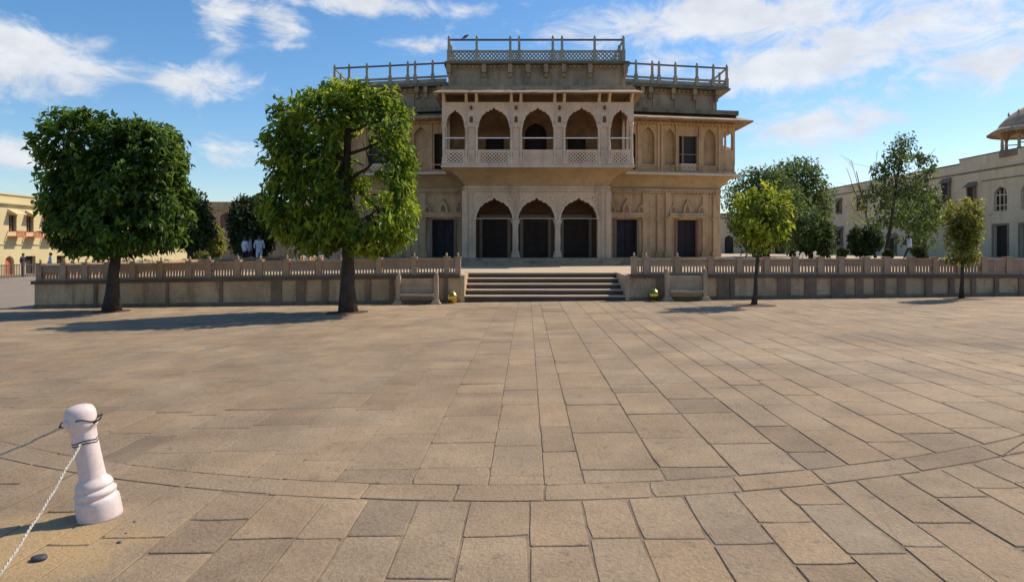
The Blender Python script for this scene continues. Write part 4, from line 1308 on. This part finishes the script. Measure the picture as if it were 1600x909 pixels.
for px, zlo, zhi, w in ((1480, 6.9, 9.1, 1.0), (1520, 6.6, 8.3, .9), (1443, 7.0, 8.8, 1.0), (1412, 7.0, 8.8, 1.0), (1382, 7.0, 8.8, 1.0), (1345, 7.0, 8.8, 1.0), (1312, 7.0, 8.8, 1.1), (1284, 7.0, 8.8, 1.1),
                        (1312, 2.2, 4.6, 1.8), (1284, 2.2, 4.6, 1.8), (1345, 1.2, 3.6, 1.6), (1436, .9, 3.0, 1.5), (1395, 1.0, 3.2, 1.5)):
    y = yR(px)
    w_ = MB().box(RX - .22, RX - .18, y - w / 2, y + w / 2, zlo, zhi - .2).build('oriel_window', M['door'], RB)
    f = MB().box(RX - .3, RX - .002, y - w / 2 - .12, y - w / 2, zlo - .1, zhi - .2).box(RX - .3, RX - .002, y + w / 2, y + w / 2 + .12, zlo - .1, zhi - .2).box(RX - .32, RX - .002, y - w / 2 - .2, y + w / 2 + .2, zlo - .25, zlo - .1)
    f.build('window_frame', M['grey_trim'], w_)
    h_ = MB().hexa([(RX - .6, y - w / 2 - .3, zhi - .3), (RX - .002, y - w / 2 - .3, zhi - .1), (RX - .002, y + w / 2 + .3, zhi - .1), (RX - .6, y + w / 2 + .3, zhi - .3)],
                   [(RX - .6, y - w / 2 - .3, zhi - .24), (RX - .002, y - w / 2 - .2, zhi + .3), (RX - .002, y + w / 2 + .2, zhi + .3), (RX - .6, y + w / 2 + .3, zhi - .24)])
    h_.build('window_hood', M['grey_trim'], w_)

BR = empty('rear_range', (32, 112, .77), 'plain pale range across the far end of the right hand court', 'building')
m = MB(); arch_wall(m, 8, RX - .01, .5, 7.4, 112, 112.4, [(11 + i * 4.2, 1.5, .8, 3.2, 3.9, 0) for i in range(9)])
m.box(8, RX - .01, 112.4, 122, .5, 7.35)
m.build('wall', M['grey_plaster'], BR)
MB().box(8, RX - .02, 111.8, 111.998, 6.6, 6.8).box(8, RX - .02, 111.9, 112.5, 7.4, 7.55).build('cornice', M['grey_trim'], BR)
for i in range(9):
    MB().box(11 + i * 4.2 - .75, 11 + i * 4.2 + .75, 112.25, 112.3, .8, 3.9).build('window', M['glass'], BR)

# domed pavilion on its roof
CC = (50.9, 65.0)
CH = empty('rooftop_pavilion', (CC[0], CC[1], 11.1), 'domed stone pavilion with arches on the roof at the top right corner', 'pavilion')
m = MB().lathe([(3.41, 10.56), (3.41, 11.05), (3.22, 11.05), (3.22, 11.12)], (CC[0], CC[1], 0), 8, smooth=False)
m.build('plinth', M['grey_trim'], CH)
for k in range(8):
    a = 2 * math.pi * (k + .5) / 8
    a2 = 2 * math.pi * (k + 1.5) / 8
    p = Vector((CC[0] + 2.9 * math.cos(a), CC[1] + 2.9 * math.sin(a), 0)); q = Vector((CC[0] + 2.9 * math.cos(a2), CC[1] + 2.9 * math.sin(a2), 0))
    MB().lathe(col_prof(11.12, 12.6, .13), (p.x, p.y, 0), 8).build('column', M['dome'], CH)
    L_ = (q - p).length
    m = MB(); arch_wall(m, 0, L_, 12.5, 13.5, -.1, .1, [(L_ / 2, L_ - .26, 12.5, 12.5, 13.25, 3)])
    u = (q - p).normalized(); nn = Vector((-u.y, u.x, 0))
    m.map(lambda x, y, z: tuple(p + u * x + nn * y + Vector((0, 0, z))))
    m.build('arch_screen', M['dome'], CH)
    MB().bar((p.x, p.y, 11.75), (q.x, q.y, 11.5), .10).build('railing', M['dome'], CH)
m = MB().lathe([(4.09, 12.78), (4.15, 12.85), (3.66, 13.2), (3.29, 13.45), (3.10, 13.6)], (CC[0], CC[1], 0), 24, cap=False)
m.build('eave', M['dome'], CH)
m = MB().lathe([(3.22, 13.5), (3.04, 13.85), (2.60, 14.35), (1.98, 14.9), (1.24, 15.35), (0.56, 15.65), (0.25, 15.75), (0.32, 15.9), (0.12, 16.05), (0.17, 16.2), (0.02, 16.7)], (CC[0], CC[1], 0), 24)
m.build('dome', M['dome'], CH)
for k in range(8):
    a = 2 * math.pi * k / 8 + .2
    MB().lathe([(.12, 0), (.05, .12), (.12, .25), (.02, .55)], (CC[0] + 2.3 * math.cos(a), CC[1] + 2.3 * math.sin(a), 14.5), 6).build('dome_finial', M['dome'], CH)

# ------------------------------------------------------------------ yellow building on the left
YX = -41.0
YB = empty('yellow_building', (YX, 60, zg(YX)), 'sunlit pale yellow building with red balconies at the left edge', 'building')


def yY(px): return YX * FPX / (px - HX)


zb_ = zg(YX)
m = MB()
tmp = MB()
cols_ = [(-28, 1), (20, 1), (47, 1), (74, 0), (100, 1), (126, 0)]
ops = []
for px, k in cols_: ops.append((yY(px), .85, 3.05, 4.35, None, 0))
arch_wall(tmp, 40, 85, 2.0, 6.0, 0, .5, ops)
arch_wall(tmp, 40, 85, zb_ - .1, 2.0, 0, .5, [(yY(15), 1.0, zb_, .55, 1.05, 0), (yY(48), 1.15, zb_, 1.0, None, 0), (yY(-20), 1.1, zb_, 1.0, None, 0), (yY(95), 1.1, zb_, 1.0, None, 0)])
tmp.map(lambda x, y, z: (YX - y, x, z))
tmp.box(YX - 12, YX - .5, 40, 85, zb_ - .1, 5.95)
tmp.build('wall', M['yellow'], YB)
MB().box(YX, YX + .25, 40, 85, 5.25, 5.4).box(YX - .5, YX + .1, 40, 85, 6.0, 6.12).box(YX, YX + .08, 40, 85, 1.95, 2.05).build('cornice', M['yellow'], YB)
for px, k in cols_:
    y = yY(px)
    w_ = MB().box(YX - .3, YX - .26, y - .42, y + .42, 3.05, 4.35).build('window', M['glass'], YB)
    MB().box(YX - .24, YX - .16, y - .04, y + .04, 3.05, 4.35).box(YX - .24, YX - .16, y - .42, y + .42, 3.7, 3.76).build('window_frame', M['frame'], w_)
    bl = MB().box(YX + .001, YX + .75, y - .58, y + .58, 2.55, 2.66).box(YX + .69, YX + .75, y - .58, y + .58, 3.0, 3.08).box(YX + .02, YX + .69, y - .58, y - .52, 3.0, 3.08).box(YX + .02, YX + .69, y + .52, y + .58, 3.0, 3.08)
    for i in range(7): bl.box(YX + .7, YX + .74, y - .56 + i * .17, y - .49 + i * .17, 2.66, 3.0)
    bl.build('balcony', M['orange'], YB)
    MB().hexa([(YX + .001, y - .55, 4.5), (YX + .7, y - .62, 4.42), (YX + .7, y + .62, 4.42), (YX + .001, y + .55, 4.5)], [(YX + .001, y - .55, 4.85), (YX + .7, y - .62, 4.5), (YX + .7, y + .62, 4.5), (YX + .001, y + .55, 4.85)]).build('window_hood', M['yellow'], YB)
y = yY(15)
MB().box(YX - .3, YX - .25, y - .5, y + .5, zb_, 1.05).build('door', M['orange'], YB)
for px in (48, -20, 95):
    y = yY(px)
    MB().box(YX - .35, YX - .3, y - .56, y + .56, zb_, 1.0).build('door', M['door'], YB)

# iron fence in front of it
FX = -36.0
fe = empty('iron_fence', (FX, 52, zg(FX)), 'low dark iron fence in front of the yellow building', 'fence')
m = MB()
y = 44.0
z = zg(FX)
while y < 66:
    m.box(FX - .02, FX + .02, y, y + .03, z, z + .95); y += .16
m.build('bars', M['iron'], fe)
MB().box(FX - .03, FX + .03, 44, 66, z + .85, z + .9).build('top_rail', M['iron'], fe)
MB().box(FX - .03, FX + .03, 44, 66, z + .1, z + .15).build('bottom_rail', M['iron'], fe)
for i in range(9):
    MB().box(FX - .07, FX + .07, 44 + i * 2.75 - .07, 44 + i * 2.75 + .07, z, z + 1.1).build('post', M['iron'], fe)

# tan building across the back of the garden
TB = empty('garden_building', (-30, 95, .3), 'distant tan building seen in the gap between the two big trees', 'building')
m = MB(); arch_wall(m, -60, -12, -.7, 8.1, 95, 95.5, [(-55 + i * 3.6, 1.4, 4.4, 6.0, 6.6, 0) for i in range(12)])
m.box(-60, -12, 95.5, 105, -.7, 8.0)
m.build('wall', M['tan'], TB)
MB().box(-60.2, -11.8, 94.7, 94.998, 7.2, 7.4).box(-60.2, -11.8, 94.8, 95.6, 8.1, 8.25).box(-60.2, -11.8, 94.6, 94.998, 3.6, 3.8).build('cornice', M['ochre'], TB)
for i in range(12):
    MB().box(-55 + i * 3.6 - .7, -55 + i * 3.6 + .7, 95.3, 95.35, 4.4, 6.6).build('window', M['redframe'], TB)


# ------------------------------------------------------------------ benches, brass globes, bollard, ropes
def bench(cx, label):
    y = 19.95
    z = zg(cx)
    root = empty('stone_bench', (cx, y, z), label, 'bench', 'stone benches against the terrace wall')
    w = .56
    for s in (-1, 1):
        xx = cx + s * w
        m = MB().box(xx - .14, xx + .14, y - .2, y + .2, z - .02, z + .05).box(xx - .10, xx + .10, y - .15, y + .17, z + .05, z + .12).box(xx - .06, xx + .06, y - .06, y + .12, z + .12, z + .84)
        m.lathe([(.06, z + .84), (.045, z + .87), (.06, z + .91), (.01, z + .97)], (xx, y + .03, 0), 8)
        m.build('end_post', M['bench'], root)
    MB().box(cx - w + .062, cx + w - .062, y - .18, y + .14, z + .25, z + .32).build('seat', M['bench'], root)
    m = MB().box(cx - w + .063, cx + w - .063, y + .04, y + .10, z + .33, z + .56).box(cx - w + .063, cx + w - .063, y + .055, y + .085, z + .56, z + .58).box(cx - w + .063, cx + w - .063, y + .04, y + .10, z + .58, z + .74)
    m.build('backrest', M['bench'], root)
    return root


bench((652 - HX) / FPX * 19.95, 'pale stone bench against the wall left of the stairs')
bench((1072 - HX) / FPX * 19.95, 'pale stone bench against the wall right of the stairs')
for px, lab in ((707, 'polished brass globe on the paving at the left foot of the stairs'), (1022, 'polished brass globe on the paving beside the right hand bench')):
    d = 20.05
    xx = (px - HX) / FPX * d; z = zg(xx)
    root = empty('brass_globe', (xx, d, z), lab, 'globe', 'brass globes flanking the stairs')
    MB().lathe([(.06, .02), (.12, .055), (.155, .12), (.165, .18), (.15, .25), (.10, .31), (.055, .335), (.07, .355), (.065, .36)], (xx, d, z), 20).build('globe_body', M['brass'], root)
    MB().lathe([(.11, -.005), (.11, .02), (.05, .035), (.05, .03)], (xx, d, z), 16).build('foot', M['brass'], root)

# bollard leaning a little to the left
bb = gp(157, 806)
BT = Matrix.Rotation(R(-10.0), 3, 'Y') @ Matrix.Rotation(R(2.0), 3, 'X')
bo = empty('bollard', bb, 'white painted stone bollard leaning left, roped, in the near left corner', 'bollard')
prof = [(.119, -.02), (.121, .0), (.121, .095), (.119, .11), (.112, .122), (.103, .126), (.103, .132), (.111, .138), (.115, .150), (.113, .163), (.105, .172), (.097, .176), (.096, .182), (.102, .188), (.103, .198), (.099, .212),
        (.088, .228), (.076, .240), (.0725, .25), (.0705, .30), (.069, .40), (.0685, .49), (.0695, .525), (.0715, .548), (.079, .556), (.084, .566), (.0855, .585), (.0855, .630), (.0845, .646), (.079, .664), (.068, .680), (.045, .692), (.02, .697), (.002, .698)]
m = MB().lathe(prof, (0, 0, 0), 48, M=BT)
for i, v in enumerate(m.v):
    jit = Vector((random.gauss(0, .0003), random.gauss(0, .0003), 0))
    m.v[i] = tuple(Vector(v) + bb + jit)
m.build('post_body', M['bollard'], bo)


def on_b(r, z, a):
    return BT @ Vector((r * math.cos(a), r * math.sin(a), z)) + bb


for zz in (.478, .462):
    m = MB().tube([on_b(.069, zz + .006 * math.sin(k * .7), k * 2 * math.pi / 24) for k in range(25)], .0035, 6)
    m.build('wire_tie', M['wire'], bo)
m = MB().tube([on_b(.088, .60 + .015 * math.sin(k * .5 + 1), R(-75) + k * R(105) / 12) for k in range(13)], .004, 6)
m.build('wire_tie', M['wire'], bo)
m = MB().tube([on_b(.088, .60, R(20)), on_b(.12, .612, R(10)), on_b(.115, .59, R(0)), on_b(.095, .575, R(-20))], .005, 6)
m.build('wire_knot', M['wire'], bo)
m = MB().tube([on_b(.088, .60, R(170)), on_b(.125, .605, R(178)), on_b(.13, .585, R(186)), on_b(.1, .575, R(190))], .005, 6)
m.build('wire_knot', M['wire'], bo)
for a in (-118,):
    c_ = on_b(.085, .605, R(a))
    MB().lathe([(.02, -.018), (.024, -.006), (.02, .016), (.008, .02)], c_, 10, M=Matrix.Rotation(R(90), 3, 'X')).build('rope_ring', M['bollard'], bo)


def rope(a, b_, sag, label, r=.0062, n=120):
    a, b_ = Vector(a), Vector(b_)
    mid = []
    for i in range(n + 1):
        t = i / n
        wob = Vector((math.sin(t * 23 + 1), math.cos(t * 31), math.sin(t * 41 + 2))) * .0022 + Vector((random.gauss(0, .0006), random.gauss(0, .0006), random.gauss(0, .0006)))
        mid.append(a.lerp(b_, t) - Vector((0, 0, sag * 4 * t * (1 - t))) + (wob if 0 < i < n else Vector()))
    m = MB()
    d = (b_ - a).normalized(); s1 = d.cross(Vector((0, 0, 1))).normalized(); s2 = s1.cross(d)
    L_ = (b_ - a).length
    for k in range(3):
        m.tube([p + (s1 * math.cos(i / n * L_ * 95 + k * 2.094) + s2 * math.sin(i / n * L_ * 95 + k * 2.094)) * r * .62 for i, p in enumerate(mid)], r * .62, 6)
    o = m.build('rope', M['rope'], origin=a)
    tag(o, label, 'rope', 'ropes tied to the bollard')
    return o


e1 = at(0, 707, 4.15)
a1 = on_b(.10, .59, R(185))
rope(a1, a1 + (e1 - a1) * 2.6 + Vector((0, 0, .12)), .06, 'white twisted rope running off to the left from the top of the bollard', n=260)
a2 = on_b(.073, .47, R(-80))
e2 = at(8, 890, 3.3)
rope(a2, a2 + (e2 - a2) * 1.6 + Vector((0, 0, .10)), .05, 'white twisted rope dropping from the bollard shaft towards the bottom left corner', n=220)

# dark disc on the paving
dp = gp(61, 874)
o = MB().lathe([(.034, .001), (.04, .006), (.038, .018), (.02, .022), (.004, .023)], dp, 16, squash=(1, .85)).build('stone_disc', M['slate'], origin=dp)
tag(o, 'small dark grey disc lying on the paving in front of the bollard', 'disc')
# loose pebbles by the bollard
for i, (px, py, r_) in enumerate(((186, 848, .014), (197, 833, .007), (163, 838, .006), (210, 815, .008))):
    q = gp(px, py)
    o = MB().lathe([(r_ * .7, 0), (r_, r_ * .3), (r_ * .7, r_ * .7), (r_ * .1, r_ * .85)], q, 8, squash=(1, .8)).build('pebble', M['slate'], origin=q)
    tag(o, ['largest dark pebble on the paving right of the bollard rope', 'small dark pebble just behind the largest one', 'small dark pebble left of the largest one', 'small dark pebble close to the foot of the bollard'][i], 'pebble', 'dark pebbles by the bollard')


# ------------------------------------------------------------------ people
def person(px, d, label, shirt, legs, facing=0.0, group=None, zf=None, stride=.12, arm=.0):
    xx = (px - HX) / FPX * d
    z = zf if zf is not None else zt(xx)
    root = empty('person', (xx, d, z), label, 'person', group)
    J = {'pelvis': (0, 0, .92), 'spine': (0, .01, 1.15), 'chest': (0, .0, 1.36), 'neck': (0, 0, 1.5), 'head': (0, -.02, 1.6), 'crown': (0, -.01, 1.70)}
    E = [('pelvis', 'spine'), ('spine', 'chest'), ('chest', 'neck'), ('neck', 'head'), ('head', 'crown')]
    Rr = {'pelvis': .15, 'spine': .135, 'chest': .15, 'neck': .058, 'head': .095, 'crown': .07}
    for s, n in ((-1, 'l'), (1, 'r')):
        J.update({'sh' + n: (s * .19, 0, 1.42), 'el' + n: (s * .26, .02 - arm * .3, 1.15), 'wr' + n: (s * .25, -.06 - arm, .93 + arm), 'ha' + n: (s * .24, -.08 - arm, .85 + arm),
                  'hip' + n: (s * .10, 0, .85), 'kn' + n: (s * .11, s * stride - .02, .47), 'an' + n: (s * .11, s * stride * 1.6 + .03, .08), 'to' + n: (s * .13, s * stride * 1.6 - .13, .035)})
        E += [('chest', 'sh' + n), ('sh' + n, 'el' + n), ('el' + n, 'wr' + n), ('wr' + n, 'ha' + n), ('pelvis', 'hip' + n), ('hip' + n, 'kn' + n), ('kn' + n, 'an' + n), ('an' + n, 'to' + n)]
        Rr.update({'sh' + n: .065, 'el' + n: .046, 'wr' + n: .036, 'ha' + n: .034, 'hip' + n: .09, 'kn' + n: .062, 'an' + n: .045, 'to' + n: .035})
    keys = list(J)
    me = bpy.data.meshes.new('body')
    Rz = Matrix.Rotation(facing, 3, 'Z')
    me.from_pydata([Rz @ Vector(J[k]) for k in keys], [(keys.index(a), keys.index(b_)) for a, b_ in E], [])
    o = bpy.data.objects.new('body', me)
    COL.objects.link(o)
    md = o.modifiers.new('skin', 'SKIN')
    for i, k in enumerate(keys):
        me.skin_vertices[0].data[i].radius = (Rr[k], Rr[k] * (.8 if k in ('chest', 'spine', 'pelvis') else 1))
        me.skin_vertices[0].data[i].use_root = (k == 'pelvis')
    o.modifiers.new('sub', 'SUBSURF').levels = 1
    o.modifiers['sub'].render_levels = 1
    dg = bpy.context.evaluated_depsgraph_get()
    ev = bpy.data.meshes.new_from_object(o.evaluated_get(dg))
    COL.objects.unlink(o); bpy.data.objects.remove(o)
    ev.name = 'body'
    for mm in (shirt, legs, 'skin', 'hair'): ev.materials.append(M[mm])
    for p in ev.polygons:
        cz = p.center.z; lat = math.hypot(p.center.x, p.center.y)
        p.use_smooth = True
        if cz > 1.47: p.material_index = 2
        elif cz > .86: p.material_index = 2 if (cz < 1.02 and lat > .2) else 0
        elif lat > .2 and cz > .75: p.material_index = 2
        elif cz < .07: p.material_index = 3
        else: p.material_index = 1
    bo_ = bpy.data.objects.new('body', ev)
    COL.objects.link(bo_); bo_.parent = root
    h = MB().lathe([(.095, 1.60), (.104, 1.66), (.09, 1.71), (.05, 1.745), (.004, 1.755)], (xx, d + .015, z), 12)
    h.build('hair', M['hair'], root)
    return root


PG = 'people on the terrace'
person(405, 38, 'person in a white shirt and white trousers standing before the rounded dark tree', 'cloth_white', 'cloth_white', .4, PG, arm=.12)
person(391, 39.5, 'person in a pale blue shirt, middle one of the three by the dark tree', 'cloth_blue', 'cloth_dark', 2.0, PG)
person(383, 40, 'person in a white shirt and dark trousers, leftmost of the three by the dark tree', 'cloth_white', 'cloth_dark', 2.6, PG)
person(1265, 62, 'person in a red shirt far back beside the shrubs', 'cloth_red', 'cloth_dark', .5, PG)
person(1421, 46, 'person in a white shirt walking past the thick bare trunk', 'cloth_white', 'cloth_dark', 1.5, PG, stride=.2)
person(36, 51, 'person in dark clothes standing in front of the iron fence by the yellow building', 'cloth_dark', 'cloth_dark', 1.5, 'people by the yellow building', zf=zg(-37))

person(79, 44, 'person in a lavender shirt near the left corner of the balustrade', 'cloth_blue', 'cloth_dark', 2.4, PG, zf=zg(-30.2))

WP = 'short white posts on the terrace'
for px, d, h_, lab in ((462, 30, .62, 'short white post behind the balustrade, left of the tallest one'), (481, 30, .92, 'tallest short white post, left of the second big tree trunk'), (499, 31, .70, 'short white post beside the pink box'),
                       (1246, 44, .62, 'short white post left of the person in red, outermost of its row'), (1254, 44, .55, 'short white post just left of the person in red'), (1273, 44, .62, 'short white post just right of the person in red')):
    xx = (px - HX) / FPX * d; z = zt(xx)
    o = MB().lathe([(.13, 0), (.13, .08), (.09, .12), (.08, h_ * .75), (.11, h_ * .82), (.11, h_ * .92), (.03, h_)], (xx, d, z), 12).build('white_post', M['white'], origin=(xx, d, z))
    tag(o, lab, 'post', WP)
d = 32; xx = (519 - HX) / FPX * d; z = zt(xx)
o = MB().box(xx - .34, xx + .34, d - .25, d + .25, z, z + .62).box(xx - .37, xx + .37, d - .28, d + .28, z + .621, z + .70).box(xx - .37, xx + .37, d - .28, d + .28, z - .05, z + .08)
M['pink'] = stone('pink_plaster', (.62, .40, .28), (.5, .32, .22), scale=2, bump=.2)
tag(o.build('stone_box', M['pink'], origin=(xx, d, z)), 'low pink plastered box on the terrace behind the trunk of the second big tree', 'box')
M['agave'] = plain('pale_agave_leaf', (.42, .44, .30), rough=.5, var=.25)
for i, (px, d, lab) in enumerate(((186, 25, 'pale spiky plant just right of the leftmost big trunk'), (198, 25.5, 'pale spiky plant between two others right of the leftmost big trunk'), (220, 25, 'wide pale spiky plant, middle of the row behind the balustrade'), (243, 25, 'tallest pale spiky plant behind the balustrade'), (253, 25.6, 'pale spiky plant at the right end of its row'))):
    xx = (px - HX) / FPX * d; z = zt(xx)
    m = MB()
    for k in range(26):
        a = random.uniform(0, 6.28); el = random.uniform(.5, 1.35); L_ = random.uniform(.45, .75)
        dv = Vector((math.cos(a) * math.cos(el), math.sin(a) * math.cos(el), math.sin(el))); sv = Vector((-math.sin(a), math.cos(a), 0))
        b0_ = Vector((xx, d, z + .05)); w_ = .035
        mid = b0_ + dv * L_ * .5 + Vector((0, 0, .03))
        m.add([b0_ - sv * w_ * .7, b0_ + sv * w_ * .7, mid + sv * w_, b0_ + dv * L_, mid - sv * w_, b0_ + dv * .02 - Vector((0, 0, .04))], [(0, 1, 2, 4), (4, 2, 3), (0, 5, 1)])
    tag(m.build('spiky_plant', M['agave'], origin=(xx, d, z)), lab, 'plant', 'pale spiky plants along the balustrade')

# a pigeon on the roof rail
bp = Vector((BX + (725 - 838) / 33.0, RY, 11.5375))
pg_ = empty('pigeon', bp, 'small dark pigeon perched on the roof rail', 'pigeon')
m = MB()
Mx = Matrix.Rotation(R(60), 3, 'Y')
m.lathe([(.005, -.2), (.03, -.1), (.07, 0), (.06, .08), (.035, .13), (.04, .16), (.025, .19), (.003, .22)], bp + Vector((0, 0, .1)), 10, M=Mx)
m.box(bp.x - .02, bp.x - .01, bp.y - .03, bp.y - .02, bp.z, bp.z + .07).box(bp.x - .02, bp.x - .01, bp.y + .02, bp.y + .03, bp.z, bp.z + .07)
m.build('pigeon_body', M['iron'], pg_)
